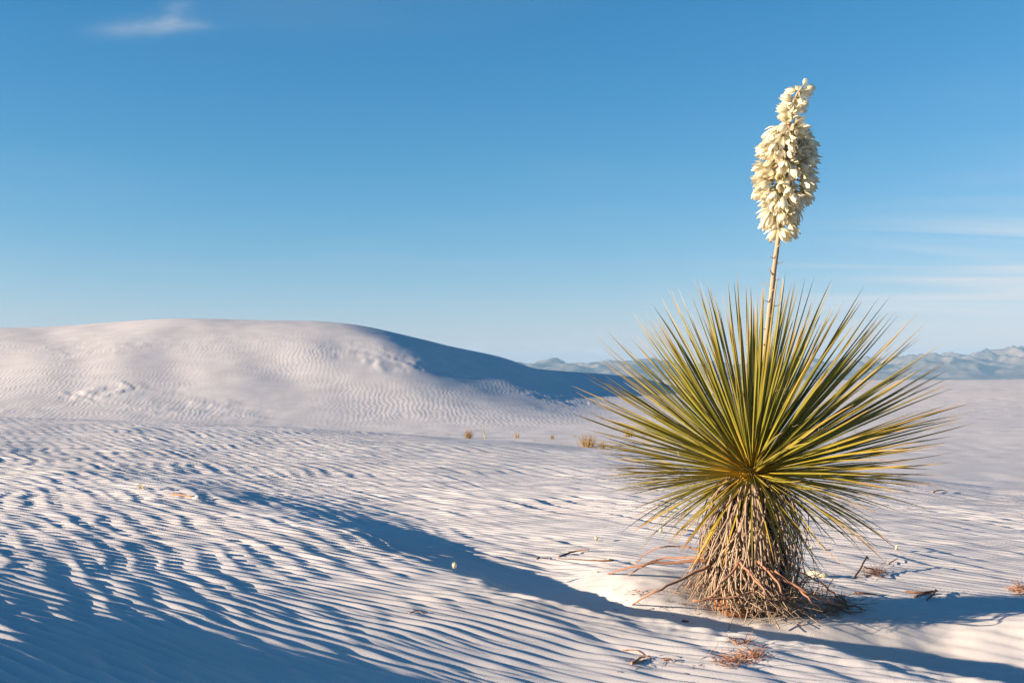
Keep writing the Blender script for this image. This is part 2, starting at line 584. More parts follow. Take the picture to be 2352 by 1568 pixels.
# ---------------------------------------------------------------- sand
def sand_material():
    m, t = new_mat('gypsum_sand')
    out = nd(t, 'ShaderNodeOutputMaterial')
    b = nd(t, 'ShaderNodeBsdfPrincipled')
    b.inputs['Roughness'].default_value = 0.9
    b.inputs['Specular IOR Level'].default_value = 0.15
    g = nd(t, 'ShaderNodeNewGeometry')
    n1 = nd(t, 'ShaderNodeTexNoise')
    n1.inputs['Scale'].default_value = 1.3
    n1.inputs['Detail'].default_value = 6
    t.links.new(g.outputs['Position'], n1.inputs['Vector'])
    c = ramp(t, [(0.3, (0.60, 0.575, 0.55)), (0.7, (0.67, 0.65, 0.63))])
    t.links.new(n1.outputs['Fac'], c.inputs[0])
    n2 = nd(t, 'ShaderNodeTexNoise')
    n2.inputs['Scale'].default_value = 420
    n2.inputs['Detail'].default_value = 2
    t.links.new(g.outputs['Position'], n2.inputs['Vector'])
    gr = ramp(t, [(0.3, (0.86, 0.86, 0.86)), (0.62, (1, 1, 1))])
    t.links.new(n2.outputs['Fac'], gr.inputs[0])
    mx = nd(t, 'ShaderNodeMix')
    mx.data_type = 'RGBA'
    mx.blend_type = 'MULTIPLY'
    mx.inputs['Factor'].default_value = 1
    t.links.new(c.outputs[0], mx.inputs['A'])
    t.links.new(gr.outputs[0], mx.inputs['B'])
    t.links.new(mx.outputs['Result'], b.inputs['Base Color'])
    n3 = nd(t, 'ShaderNodeTexNoise')
    n3.inputs['Scale'].default_value = 230
    n3.inputs['Detail'].default_value = 3
    n3.inputs['Roughness'].default_value = 0.7
    t.links.new(g.outputs['Position'], n3.inputs['Vector'])
    bp = nd(t, 'ShaderNodeBump')
    bp.inputs['Strength'].default_value = 0.6
    bp.inputs['Distance'].default_value = 0.003
    t.links.new(n3.outputs['Fac'], bp.inputs['Height'])
    # wind ripples on the far sand, too fine there to be cut into the sheet
    sp = nd(t, 'ShaderNodeSeparateXYZ')
    t.links.new(g.outputs['Position'], sp.inputs[0])
    mpw = nd(t, 'ShaderNodeMapping')
    mpw.inputs['Rotation'].default_value = (0, 0, R(-6))
    t.links.new(g.outputs['Position'], mpw.inputs['Vector'])
    wv = nd(t, 'ShaderNodeTexWave')
    wv.wave_type = 'BANDS'
    wv.bands_direction = 'X'
    wv.wave_profile = 'SIN'
    wv.inputs['Scale'].default_value = 0.314 / 0.20
    wv.inputs['Distortion'].default_value = 11.0
    wv.inputs['Detail'].default_value = 3.0
    wv.inputs['Detail Scale'].default_value = 0.55
    wv.inputs['Detail Roughness'].default_value = 0.55
    t.links.new(mpw.outputs[0], wv.inputs['Vector'])
    nm = nd(t, 'ShaderNodeTexNoise')
    nm.inputs['Scale'].default_value = 0.16
    nm.inputs['Detail'].default_value = 3
    t.links.new(g.outputs['Position'], nm.inputs['Vector'])
    msk = fmath('MULTIPLY', smooth(sp.outputs['Y'], 36, 41, t), fmath('MULTIPLY', smooth(nm.outputs['Fac'], 0.38, 0.66, t), fmath('SUBTRACT', 1.0, smooth(sp.outputs['Z'], EYE + 1.2, EYE + 3.0, t), tree=t), tree=t), tree=t)
    hgt = fmath('MULTIPLY', wv.outputs['Fac'], msk, tree=t)
    bw = nd(t, 'ShaderNodeBump')
    bw.inputs['Strength'].default_value = 1.0
    bw.inputs['Distance'].default_value = 0.0034
    t.links.new(hgt, bw.inputs['Height'])
    t.links.new(bw.outputs[0], bp.inputs['Normal'])
    t.links.new(bp.outputs[0], b.inputs['Normal'])
    t.links.new(b.outputs[0], out.inputs['Surface'])
    return m


M_SAND = sand_material()

ORG = -1.5
us = np.arange(-.60, .6001, .00155)
rows = [2.3]
while rows[-1] < 135:
    y_ = rows[-1]
    st = 0.0085 if y_ < 6.0 else (.00145 * y_ if y_ < 17 else (.005 * y_ if y_ < 70 else .015 * y_))
    rows.append(y_ + st)
rows = np.array(rows)
UU, YY = np.meshgrid(us, rows)
XX = UU * (YY - ORG)
ZZ = terrain(XX, YY)
link('sand_dunes', grid_mesh('sand_dunes', XX, YY, ZZ), M_SAND, kind='structure',
     label='rippled white gypsum sand running from the foreground over dunes')
print('dune verts', XX.size)

# the rest of the desert floor, out to the mountains and behind the lens
ax = np.sinh(np.linspace(-7.6, 7.6, 260)) * 8.0
ay = np.concatenate([-np.sinh(np.linspace(6.6, 0.02, 70)) * 6.0, np.sinh(np.linspace(0.0, 7.9, 220)) * 4.0 + .05])
GX, GY = np.meshgrid(ax, ay)
GZ = terrain(np.clip(GX, -260, 260), np.clip(GY, -40, 600), ripple=False)
inside = (np.abs(GX) < .60 * (GY - ORG) + .0) & (GY > 2.3) & (GY < 135)
edge = np.minimum(.60 * (GY - ORG) - np.abs(GX), np.minimum(GY - 2.3, 135 - GY))
GZ = GZ - 0.02 - .5 * sstep(edge, -0.2, .6) * (edge > -.2) - 1.2 * sstep(edge, 2, 12)
link('desert_floor', grid_mesh('desert_floor', GX, GY, GZ), M_SAND, kind='structure', label='pale open desert floor reaching to the mountains')

# ---------------------------------------------------------------- mountains
def mountain_material():
    m, t = new_mat('mountain_slopes')
    out = nd(t, 'ShaderNodeOutputMaterial')
    b = nd(t, 'ShaderNodeBsdfPrincipled')
    b.inputs['Roughness'].default_value = 1.0
    b.inputs['Specular IOR Level'].default_value = 0.0
    g = nd(t, 'ShaderNodeNewGeometry')
    n1 = nd(t, 'ShaderNodeTexNoise')
    n1.inputs['Scale'].default_value = 0.011
    n1.inputs['Detail'].default_value = 8
    n1.inputs['Roughness'].default_value = 0.65
    t.links.new(g.outputs['Position'], n1.inputs['Vector'])
    c = ramp(t, [(0.35, (0.085, 0.080, 0.065)), (0.5, (0.15, 0.13, 0.105)), (0.62, (0.27, 0.215, 0.165))])
    t.links.new(n1.outputs['Fac'], c.inputs[0])
    t.links.new(c.outputs[0], b.inputs['Base Color'])
    t.links.new(b.outputs[0], out.inputs['Surface'])
    return m


MPX = np.array([-2500, -600, 700, 1190, 1290, 1400, 1520, 1700, 1900, 2040, 2150, 2240, 2290, 2352, 2500, 2800, 4800])
MPY = np.array([835, 842, 838, 832, 826, 829, 828, 832, 828, 822, 813, 806, 808, 798, 790, 800, 830])
MD = 3400.0
mu = np.linspace(-1.3, 1.3, 1500)
md = np.linspace(0, 1, 90)
MU, MT = np.meshgrid(mu, md)
MYY = MD * (0.86 + .42 * MT)
MXX = MU * MYY
top = (872 - np.interp(MU * F + 1176, MPX, MPY)) / F * (MD * 1.12) + 3
rdg = 1 - np.abs(fbm(MXX * .0042, MYY * .0021, 80, 5, .52))
env = np.sin(np.pi * np.clip(MT / 1.24, 0, 1)) ** 1.1
foot = sstep(MT, 0, .10)
spur = 1 - np.abs(noise(MXX * .0075 + MYY * .002, MYY * .0018, 90)) * 1.7
MZ = -6 + top * 1.16 * env * (.70 + .30 * rdg ** 2) * (.72 + .28 * spur) + 10 * foot * (fbm(MXX * .012, MYY * .007, 84, 4) ) * env
MZ = MZ * np.where(MT > .62, 1, 1)
link('mountains', grid_mesh('mountains', MXX, MYY, MZ + EYE), mountain_material(), kind='structure', label='low hazy mountain range along the horizon')

# ================================================================ plants and litter
def mesh_from(name, verts, faces, uvs=None, smooth_=True, mat_idx=None):
    me = bpy.data.meshes.new(name)
    me.from_pydata([tuple(v) for v in verts], [], faces)
    if smooth_:
        me.polygons.foreach_set('use_smooth', [True] * len(me.polygons))
    if uvs is not None:
        ul = me.uv_layers.new(name='along')
        li = np.zeros(len(me.loops), np.int32)
        me.loops.foreach_get('vertex_index', li)
        ul.data.foreach_set('uv', np.asarray(uvs, np.float32)[li].ravel())
    if mat_idx is not None:
        me.polygons.foreach_set('material_index', mat_idx)
    me.update()
    return me


class Geo:
    """verts, faces and uv gathered for one mesh"""
    def __init__(self):
        self.v, self.f, self.u, self.m = [], [], [], []

    def add(self, v, f, u, mi=0):
        n = len(self.v)
        self.v += list(v)
        self.u += list(u)
        self.f += [tuple(i + n for i in q) for q in f]
        self.m += [mi] * len(f)

    def mesh(self, name, smooth_=True):
        return mesh_from(name, self.v, self.f, self.u, smooth_, self.m)


def frames(pts):
    """a direction and a side vector at every point of a path"""
    n = len(pts)
    T = []
    for i in range(n):
        a, b = pts[max(i - 1, 0)], pts[min(i + 1, n - 1)]
        d = b - a
        T.append(d.normalized() if d.length > 1e-9 else Vector((0, 0, 1)))
    ref = Vector((0, 0, 1)) if abs(T[0].z) < .9 else Vector((1, 0, 0))
    s = T[0].cross(ref).normalized()
    out = []
    for t in T:
        s = (s - t * s.dot(t))
        s = s.normalized() if s.length > 1e-6 else t.orthogonal().normalized()
        out.append((t, s, t.cross(s)))
    return out


def tube(pts, rad, sides=5, flat=1.0, twist=0.0, caps=True):
    fr = frames(pts)
    n = len(pts)
    v, u, f = [], [], []
    for i in range(n):
        r = rad(i / (n - 1)) if callable(rad) else rad
        _, s, b = fr[i]
        for k in range(sides):
            a = 2 * math.pi * k / sides + twist * i / (n - 1)
            v.append(pts[i] + s * (math.cos(a) * r) + b * (math.sin(a) * r * flat))
            u.append((i / (n - 1), k / sides))
    for i in range(n - 1):
        for k in range(sides):
            k2 = (k + 1) % sides
            f.append((i * sides + k, i * sides + k2, (i + 1) * sides + k2, (i + 1) * sides + k))
    if caps:
        f.append(tuple(reversed(range(sides))))
        f.append(tuple(range((n - 1) * sides, n * sides)))
    return v, f, u


def catmull(P_, n):
    P_ = [Vector(p) for p in P_]
    Q = [P_[0] * 2 - P_[1]] + P_ + [P_[-1] * 2 - P_[-2]]
    out = []
    segs = len(P_) - 1
    for j in range(n):
        t = j / (n - 1) * segs
        i = min(int(t), segs - 1)
        t -= i
        a, b, c, d = Q[i:i + 4]
        out.append(.5 * ((2 * b) + (c - a) * t + (2 * a - 5 * b + 4 * c - d) * t * t + (3 * b - a - 3 * c + d) * t ** 3))
    return out


def empty(name, loc, label, cat, group=None):
    o = bpy.data.objects.new(name, None)
    COL.objects.link(o)
    o.location = loc
    o.empty_display_size = .05
    o['label'] = label
    o['category'] = cat
    if group:
        o['group'] = group
    return o


U = random.uniform

# ---------------------------------------------------------------- plant materials
def leaf_material():
    m, t = new_mat('yucca_leaf')
    out = nd(t, 'ShaderNodeOutputMaterial')
    b = nd(t, 'ShaderNodeBsdfPrincipled')
    b.inputs['Roughness'].default_value = 0.42
    b.inputs['Specular IOR Level'].default_value = 0.35
    uv = nd(t, 'ShaderNodeUVMap')
    sx = nd(t, 'ShaderNodeSeparateXYZ')
    t.links.new(uv.outputs[0], sx.inputs[0])
    oi = nd(t, 'ShaderNodeObjectInfo')
    sc = nd(t, 'ShaderNodeSeparateColor')
    t.links.new(oi.outputs['Color'], sc.inputs[0])
    age = sc.outputs[0]
    green = ramp(t, [(0.0, (0.560, 0.360, 0.036)), (0.09, (0.430, 0.300, 0.026)), (0.20, (0.200, 0.190, 0.018)),
                     (0.40, (0.142, 0.152, 0.016)), (0.80, (0.168, 0.163, 0.021)), (0.94, (0.310, 0.228, 0.070)), (1.0, (0.470, 0.365, 0.228))])
    old = ramp(t, [(0.0, (0.600, 0.400, 0.040)), (0.14, (0.450, 0.320, 0.025)), (0.45, (0.360, 0.280, 0.023)),
                   (0.75, (0.450, 0.280, 0.034)), (0.92, (0.520, 0.260, 0.061)), (1.0, (0.520, 0.345, 0.193))])
    t.links.new(sx.outputs['X'], green.inputs[0])
    t.links.new(sx.outputs['X'], old.inputs[0])
    mx = nd(t, 'ShaderNodeMix')
    mx.data_type = 'RGBA'
    t.links.new(age, mx.inputs['Factor'])
    t.links.new(green.outputs[0], mx.inputs['A'])
    t.links.new(old.outputs[0], mx.inputs['B'])
    # streaks and blotches along the blade
    cx = nd(t, 'ShaderNodeCombineXYZ')
    t.links.new(fmath('MULTIPLY', sx.outputs['X'], 9.0, tree=t), cx.inputs['X'])
    t.links.new(fmath('MULTIPLY', sx.outputs['Y'], 7.0, tree=t), cx.inputs['Y'])
    t.links.new(fmath('MULTIPLY', oi.outputs['Random'], 37.0, tree=t), cx.inputs['Z'])
    ns = nd(t, 'ShaderNodeTexNoise')
    ns.inputs['Scale'].default_value = 1.0
    ns.inputs['Detail'].default_value = 4
    t.links.new(cx.outputs[0], ns.inputs['Vector'])
    st = ramp(t, [(0.3, (0.70, 0.72, 0.75)), (0.7, (1.22, 1.18, 1.05))])
    t.links.new(ns.outputs['Fac'], st.inputs[0])
    mu_ = nd(t, 'ShaderNodeMix')
    mu_.data_type = 'RGBA'
    mu_.blend_type = 'MULTIPLY'
    mu_.inputs['Factor'].default_value = 1
    t.links.new(mx.outputs['Result'], mu_.inputs['A'])
    t.links.new(st.outputs[0], mu_.inputs['B'])
    # pale fraying margin
    ed = fmath('ABSOLUTE', fmath('SUBTRACT', sx.outputs['Y'], 0.5, tree=t), tree=t)
    rim = fmath('MULTIPLY', smooth(ed, 0.40, 0.5, t), 0.65, tree=t)
    me_ = nd(t, 'ShaderNodeMix')
    me_.data_type = 'RGBA'
    t.links.new(rim, me_.inputs['Factor'])
    t.links.new(mu_.outputs['Result'], me_.inputs['A'])
    me_.inputs['B'].default_value = (0.30, 0.23, 0.12, 1)
    t.links.new(me_.outputs['Result'], b.inputs['Base Color'])
    t.links.new(b.outputs[0], out.inputs['Surface'])
    return m


def streak_material(name, c0, c1, rough=.8, sx_=6, sy_=3, bump=.0):
    """dry plant matter: colour drifts along the piece and from piece to piece"""
    m, t = new_mat(name)
    out = nd(t, 'ShaderNodeOutputMaterial')
    b = nd(t, 'ShaderNodeBsdfPrincipled')
    b.inputs['Roughness'].default_value = rough
    b.inputs['Specular IOR Level'].default_value = 0.15
    uv = nd(t, 'ShaderNodeUVMap')
    sp = nd(t, 'ShaderNodeSeparateXYZ')
    t.links.new(uv.outputs[0], sp.inputs[0])
    oi = nd(t, 'ShaderNodeObjectInfo')
    g = nd(t, 'ShaderNodeNewGeometry')
    cx = nd(t, 'ShaderNodeCombineXYZ')
    t.links.new(fmath('MULTIPLY', sp.outputs['X'], sx_, tree=t), cx.inputs['X'])
    t.links.new(fmath('MULTIPLY', sp.outputs['Y'], sy_, tree=t), cx.inputs['Y'])
    t.links.new(fmath('MULTIPLY', oi.outputs['Random'], 53.0, tree=t), cx.inputs['Z'])
    ns = nd(t, 'ShaderNodeTexNoise')
    ns.inputs['Scale'].default_value = 1.0
    ns.inputs['Detail'].default_value = 4
    t.links.new(cx.outputs[0], ns.inputs['Vector'])
    f = fmath('ADD', fmath('MULTIPLY', ns.outputs['Fac'], 0.55, tree=t), fmath('MULTIPLY', g.outputs['Random Per Island'], 0.55, tree=t), tree=t)
    f = fmath('ADD', f, fmath('MULTIPLY', oi.outputs['Random'], 0.35, tree=t), tree=t)
    r_ = ramp(t, [(0.30, c0), (1.05 if False else 1.0, c1)])
    t.links.new(f, r_.inputs[0])
    t.links.new(r_.outputs[0], b.inputs['Base Color'])
    t.links.new(b.outputs[0], out.inputs['Surface'])
    return m


def petal_material():
    m, t = new_mat('yucca_petal')
    out = nd(t, 'ShaderNodeOutputMaterial')
    b = nd(t, 'ShaderNodeBsdfPrincipled')
    b.inputs['Roughness'].default_value = 0.55
    b.inputs['Specular IOR Level'].default_value = 0.25
    tr = nd(t, 'ShaderNodeBsdfTranslucent')
    uv = nd(t, 'ShaderNodeUVMap')
    sp = nd(t, 'ShaderNodeSeparateXYZ')
    t.links.new(uv.outputs[0], sp.inputs[0])
    r_ = ramp(t, [(0.0, (0.50, 0.50, 0.28)), (0.22, (0.76, 0.71, 0.52)), (0.75, (0.84, 0.79, 0.63)), (1.0, (0.66, 0.58, 0.40))])
    t.links.new(sp.outputs['X'], r_.inputs[0])
    oi = nd(t, 'ShaderNodeObjectInfo')
    g = nd(t, 'ShaderNodeNewGeometry')
    n1 = nd(t, 'ShaderNodeTexNoise')
    n1.inputs['Scale'].default_value = 45
    n1.inputs['Detail'].default_value = 3
    t.links.new(g.outputs['Position'], n1.inputs['Vector'])
    k = ramp(t, [(0.3, (0.86, 0.86, 0.82)), (0.7, (1.06, 1.04, 1.0))])
    t.links.new(n1.outputs['Fac'], k.inputs[0])
    mu_ = nd(t, 'ShaderNodeMix')
    mu_.data_type = 'RGBA'
    mu_.blend_type = 'MULTIPLY'
    mu_.inputs['Factor'].default_value = 1
    t.links.new(r_.outputs[0], mu_.inputs['A'])
    t.links.new(k.outputs[0], mu_.inputs['B'])
    t.links.new(mu_.outputs['Result'], b.inputs['Base Color'])
    t.links.new(mu_.outputs['Result'], tr.inputs['Color'])
    ms = nd(t, 'ShaderNodeMixShader')
    ms.inputs[0].default_value = 0.30
    t.links.new(b.outputs[0], ms.inputs[1])
    t.links.new(tr.outputs[0], ms.inputs[2])
    t.links.new(ms.outputs[0], out.inputs['Surface'])
    return m


def bark_material():
    m, t = new_mat('yucca_bark')
    out = nd(t, 'ShaderNodeOutputMaterial')
    b = nd(t, 'ShaderNodeBsdfPrincipled')
    b.inputs['Roughness'].default_value = 0.9
    uv = nd(t, 'ShaderNodeUVMap')
    mp_ = nd(t, 'ShaderNodeMapping')
    mp_.inputs['Scale'].default_value = (5, 26, 1)
    t.links.new(uv.outputs[0], mp_.inputs['Vector'])
    ns = nd(t, 'ShaderNodeTexNoise')
    ns.inputs['Scale'].default_value = 1.6
    ns.inputs['Detail'].default_value = 6
    ns.inputs['Distortion'].default_value = 0.6
    t.links.new(mp_.outputs[0], ns.inputs['Vector'])
    r_ = ramp(t, [(0.35, (0.032, 0.014, 0.007)), (0.48, (0.180, 0.068, 0.022)), (0.68, (0.342, 0.153, 0.058))])
    t.links.new(ns.outputs['Fac'], r_.inputs[0])
    t.links.new(r_.outputs[0], b.inputs['Base Color'])
    bp = nd(t, 'ShaderNodeBump')
    bp.inputs['Distance'].default_value = 0.006
    bp.inputs['Strength'].default_value = 0.9
    t.links.new(ns.outputs['Fac'], bp.inputs['Height'])
    t.links.new(bp.outputs[0], b.inputs['Normal'])
    t.links.new(b.outputs[0], out.inputs['Surface'])
    return m


M_LEAF = leaf_material()
M_DEAD = streak_material('dead_leaf', (0.120, 0.088, 0.064), (0.380, 0.285, 0.200))
M_ROOT = streak_material('dry_root', (0.162, 0.076, 0.042), (0.361, 0.186, 0.118))
M_FIBRE = streak_material('dry_fibre', (0.228, 0.104, 0.053), (0.456, 0.237, 0.133))
M_TWIG = streak_material('weathered_twig', (0.057, 0.034, 0.023), (0.199, 0.106, 0.061))
M_STALK = streak_material('flower_stalk', (0.150, 0.105, 0.060), (0.390, 0.285, 0.190), .75, 14, 4)
M_PETAL = petal_material()
M_BARK = bark_material()
M_GRASS = streak_material('dry_grass', (0.240, 0.160, 0.060), (0.480, 0.350, 0.170))
M_THREAD = streak_material('leaf_thread', (0.400, 0.320, 0.180), (0.600, 0.500, 0.320))

# ---------------------------------------------------------------- yucca
MPP = 4.62 / F                    # metres to a pixel at the yucca
BASE = Vector((YUC.x, YUC.y, ground_z(YUC.x, YUC.y)))
HEAD = P(1727, 1082, 4.62)
yucca = empty('yucca_plant', BASE, 'tall flowering yucca with a spiky green rosette and cream blossom stalk', 'yucca')


def child(name, me, mat, world_co=True, parent=None, **props):
    """a part whose vertices are given in world space, hung under the plant"""
    o = link(name, me, mat, parent=parent or yucca, **props)
    if world_co:
        o.matrix_parent_inverse = Matrix.Translation(-BASE)
    return o


# trunk
tp = catmull([BASE + Vector((-.035, -.02, -.10)), BASE + Vector((-.03, -.015, .12)), BASE.lerp(HEAD, .55), HEAD + Vector((0, 0, -.06))], 16)
v, f, u = tube(tp, lambda t: .080 - .022 * t + .004 * math.sin(t * 40), 22)
vv = []
for i, p in enumerate(v):
    c = tp[i // 22]
    d = p - c
    k = 1 + .13 * float(noise(i % 22 * .9, i // 22 * .35, 101)) + .06 * (1 if (i % 22) % 3 == 0 else -1)
    vv.append(c + d * k)
child('trunk', mesh_from('trunk', vv, f, u), M_BARK, label='orange brown fibrous trunk showing under the skirt')

# the golden knot of leaf bases
gk = Geo()
rings_, seg_ = 9, 16
kv, ku, kf = [], [], []
for i in range(rings_ + 1):
    ph_ = math.pi * i / rings_
    for k in range(seg_):
        a = 2 * math.pi * k / seg_ + (.5 if i % 2 else 0) * 2 * math.pi / seg_
        rr = math.sin(ph_) * .062 * U(.88, 1.14)
        kv.append(HEAD + Vector((math.cos(a) * rr, math.sin(a) * rr, -math.cos(ph_) * .085 - .005)))
        ku.append((i / rings_, k / seg_))
for i in range(rings_):
    for k in range(seg_):
        kf.append((i * seg_ + k, i * seg_ + (k + 1) % seg_, (i + 1) * seg_ + (k + 1) % seg_, (i + 1) * seg_ + k))
gk.add(kv, kf, ku)
child('crown', gk.mesh('crown', False), streak_material('leaf_base', (0.33, 0.20, 0.02), (0.62, 0.42, 0.05), .7, 9, 16), label='golden knot of leaf bases at the heart of the rosette')


# green leaves: a stiff blade, hollowed above and keeled below
def blade(L, W, c1, c2, side, n=10):
    """x along the blade, z its upper side; c1 overall bend, c2 bend near the tip, side a sideways sweep"""
    prof_t = [0, .03, .09, .2, .4, .6, .8, .92, 1]
    prof_w = [.95, .85, .62, .80, 1.0, .95, .66, .34, .03]
    v, u, f = [], [], []
    for i in range(n + 1):
        t = (i / n) ** .9
        w = np.interp(t, prof_t, prof_w) * W / 2
        z0 = L * (c1 * t * t + c2 * max(0, t - .55) ** 2)
        y0 = L * side * t * t
        x0 = L * t
        v += [Vector((x0, y0 - w, z0 + .26 * w)), Vector((x0, y0, z0 - .18 * w)), Vector((x0, y0 + w, z0 + .26 * w)), Vector((x0, y0, z0 - .62 * w))]
        u += [(t, 0), (t, .5), (t, 1), (t, .5)]
    for i in range(n):
        a, b = i * 4, i * 4 + 4
        for k in range(4):
            k2 = (k + 1) % 4
            f.append((a + k, b + k, b + k2, a + k2))
    return v, f, u


LEAF_L = .77
variants = []
for c1, c2, sd_ in ((0, 0, 0), (.035, .02, .02), (-.035, 0, -.02), (.02, -.12, .015), (-.07, -.05, .03), (-.13, -.05, -.02), (.06, .05, -.03), (-.03, .16, .02), (-.20, -.12, .02)):
    g_ = Geo()
    g_.add(*blade(LEAF_L, .0122, c1, c2, sd_))
    me = g_.mesh('leaf_blade')
    me.materials.append(M_LEAF)
    # flat shading across the keel keeps the blade's creases
    me.polygons.foreach_set('use_smooth', [False] * len(me.polygons))
    variants.append(me)

AX = Vector((.05, 0, 1)).normalized()
leaves = []
N_LEAF = 620
s_lo, s_hi = math.sin(R(-33)), math.sin(R(86))
for i in range(N_LEAF):
    q = (i + .5) / N_LEAF
    se = s_lo + (s_hi - s_lo) * q ** .92
    el = math.degrees(math.asin(se)) + U(-3, 3)
    az = i * 2.399963 + U(-.12, .12)
    L = np.interp(el, [-45, -25, -8, 3, 15, 35, 60, 88], [.50, .52, .57, .66, .77, .82, .80, .74]) * U(.86, 1.05)
    L *= .965
    L *= 1 + .075 * math.cos(az) * math.cos(R(el))
    d = Vector((math.cos(az) * math.cos(R(el)), math.sin(az) * math.cos(R(el)), math.sin(R(el))))
    rad_dir = Vector((math.cos(az), math.sin(az), 0))
    hz = np.interp(el, [-45, 0, 40, 88], [-.045, -.01, .035, .075])
    rr = np.interp(el, [-45, 0, 40, 88], [.070, .072, .050, .010])
    pos = HEAD + AX * hz + rad_dir * rr
    up = (AX - d * AX.dot(d)).normalized()
    if el > 80:
        up = (-rad_dir - d * (-rad_dir).dot(d)).normalized()
    up = Quaternion(d, U(-.5, .5)) @ up
    side = up.cross(d)
    rot = Matrix((d, side, up)).transposed()
    if el < -14:
        vi = random.choice([4, 5, 5, 8])
        age = U(.55, 1)
    elif el < 4:
        vi = random.choice([2, 4, 4, 3, 0, 6])
        age = U(.25, .9)
    elif el < 22:
        vi = random.choice([0, 1, 2, 4, 3, 7])
        age = U(.1, .6)
    else:
        vi = random.choice([0, 0, 1, 2, 1, 2, 3])
        age = max(0, U(-.15, .38))
    toward = -d.y
    if el < -6 and d.y < -.25 and i % 3:
        continue
    if el > 78 and i % 2:
        continue
    vis = L * math.hypot(d.x, d.z) * (1.0 + .8 * toward) + .05
    leaves.append((vis, pos, rot, L / LEAF_L, vi, age, el))
leaves.sort(key=lambda a: -a[0])
back = Geo()
for k, (vis, pos, rot, sc_, vi, age, el) in enumerate(leaves):
    if k < 300:
        o = bpy.data.objects.new('leaf', variants[vi])
        COL.objects.link(o)
        o.parent = yucca
        o.matrix_local = Matrix.Translation(pos - BASE) @ rot.to_4x4() @ Matrix.Scale(sc_, 4)
        o.color = (age, 0, 0, 1)
    else:
        me = variants[vi]
        vs = [pos + rot @ (v_.co * sc_) for v_ in me.vertices]
        us = {}
        for lp in me.loops:
            us[lp.vertex_index] = tuple(me.uv_layers[0].data[lp.index].uv)
        back.add(vs, [tuple(p.vertices) for p in me.polygons], [us[j] for j in range(len(vs))])
o = child('leaf_mass', back.mesh('leaf_mass', False), M_LEAF, kind='stuff', label='far side green leaves of the rosette')
o.color = (.2, 0, 0, 1)

# curling threads that fray from the blade margins
thr = Geo()
for k in range(230):
    vis, pos, rot, sc_, vi, age, el = random.choice(leaves[:300])
    t0 = U(.08, .6)
    p = pos + rot @ Vector((LEAF_L * sc_ * t0, random.choice((-1, 1)) * .005, .001))
    d = Vector((U(-1, 1), U(-1, 1), U(-1, 1))).normalized()
    e = d.orthogonal().normalized()
    ln = U(.012, .04)
    pts = [p + d * (ln * a) + e * (ln * .5 * math.sin(a * U(2, 4))) for a in (0, .25, .5, .75, 1)]
    thr.add(*tube(pts, lambda t: .00045, 3))
child('leaf_thread', thr.mesh('leaf_thread'), M_THREAD, kind='stuff', label='pale curling threads frayed from the leaf edges')


# dead leaves hanging as a skirt
def dead_path(kind):
    H = HEAD.z - BASE.z
    a = U(0, 2 * math.pi)
    rd = Vector((math.cos(a), math.sin(a), 0))
    if kind == 'hang':
        hs = U(.45, 1.02)
        ax_p = BASE.lerp(HEAD, hs)
        rm = U(.07, .215) * (1.0 if hs > .6 else .8)
        L = min(U(.20, .48), (ax_p.z - BASE.z) - U(.03, .17) + .05 * (rd.x > 0))
        L = max(L, .12)
        jit = lambda k: Vector((U(-k, k), U(-k, k), 0))
        tang = Vector((-rd.y, rd.x, 0)) * U(-.09, .09)
        p0 = ax_p + rd * .05
        p1 = ax_p + rd * (.05 + (rm - .05) * .6) + Vector((0, 0, -.05)) + tang * .2
        p2 = ax_p + rd * rm + Vector((0, 0, -.05 - L * .35)) + tang * .6 + jit(.015)
        p3 = ax_p + rd * rm * U(.85, 1.18) + Vector((0, 0, -.05 - L * .75)) + tang + jit(.03)
        p4 = ax_p + rd * rm * U(.7, 1.35) + Vector((0, 0, -.05 - L)) + tang * 1.3 + jit(.05)
        pts = [p0, p1, p2, p3, p4]
    elif kind == 'splay':
        hs = U(.30, .55)
        ax_p = BASE.lerp(HEAD, hs)
        p0 = ax_p + rd * .06
        r1, r2 = U(.10, .16), U(.15, .30)
        tang = Vector((-rd.y, rd.x, 0)) * U(-.15, .15)
        p1 = ax_p + rd * r1 + Vector((0, 0, U(-.06, .02)))
        p2 = BASE + rd * (r1 + r2) * .5 + tang * .5 + Vector((0, 0, U(.08, .16)))
        p3 = BASE + rd * r2 + tang + Vector((U(0, .06), 0, U(.0, .05)))
        pts = [p0, p1, p2, p3]
    else:
        c = BASE + Vector((U(-.03, .22), U(-.18, .12), U(.01, .12)))
        d = Vector((U(-1, 1), U(-1, 1), U(-.55, .35))).normalized() * U(.06, .14)
        s2 = Vector((U(-.03, .03), U(-.03, .03), U(-.02, .03)))
        pts = [c - d, c + s2, c + d]
    out = catmull(pts, 9)
    for p in out:
        gz = ground_z_fast(p.x, p.y) + .004
        if p.z < gz:
            p.z = gz + U(0, .012)
    return out


# a small table of ground heights round the plant, for quick look-up
_tx = np.linspace(BASE.x - 1.2, BASE.x + 1.2, 121)
_ty = np.linspace(BASE.y - 1.2, BASE.y + 1.2, 121)
_TX, _TY = np.meshgrid(_tx, _ty)
_TZ = terrain(_TX, _TY)


def ground_z_fast(x, y):
    i = int(np.clip(round((x - _tx[0]) / .02), 0, 120))
    j = int(np.clip(round((y - _ty[0]) / .02), 0, 120))
    return float(_TZ[j, i])


dead = []
for k in range(460):
    dead.append(('hang', dead_path('hang')))
for k in range(150):
    dead.append(('splay', dead_path('splay')))
for k in range(330):
    dead.append(('heap', dead_path('heap')))


def facing(p):
    m_ = p[len(p) // 2]
    ln = (p[-1] - p[0]).length
    return (BASE.y - m_.y) + ln * .5


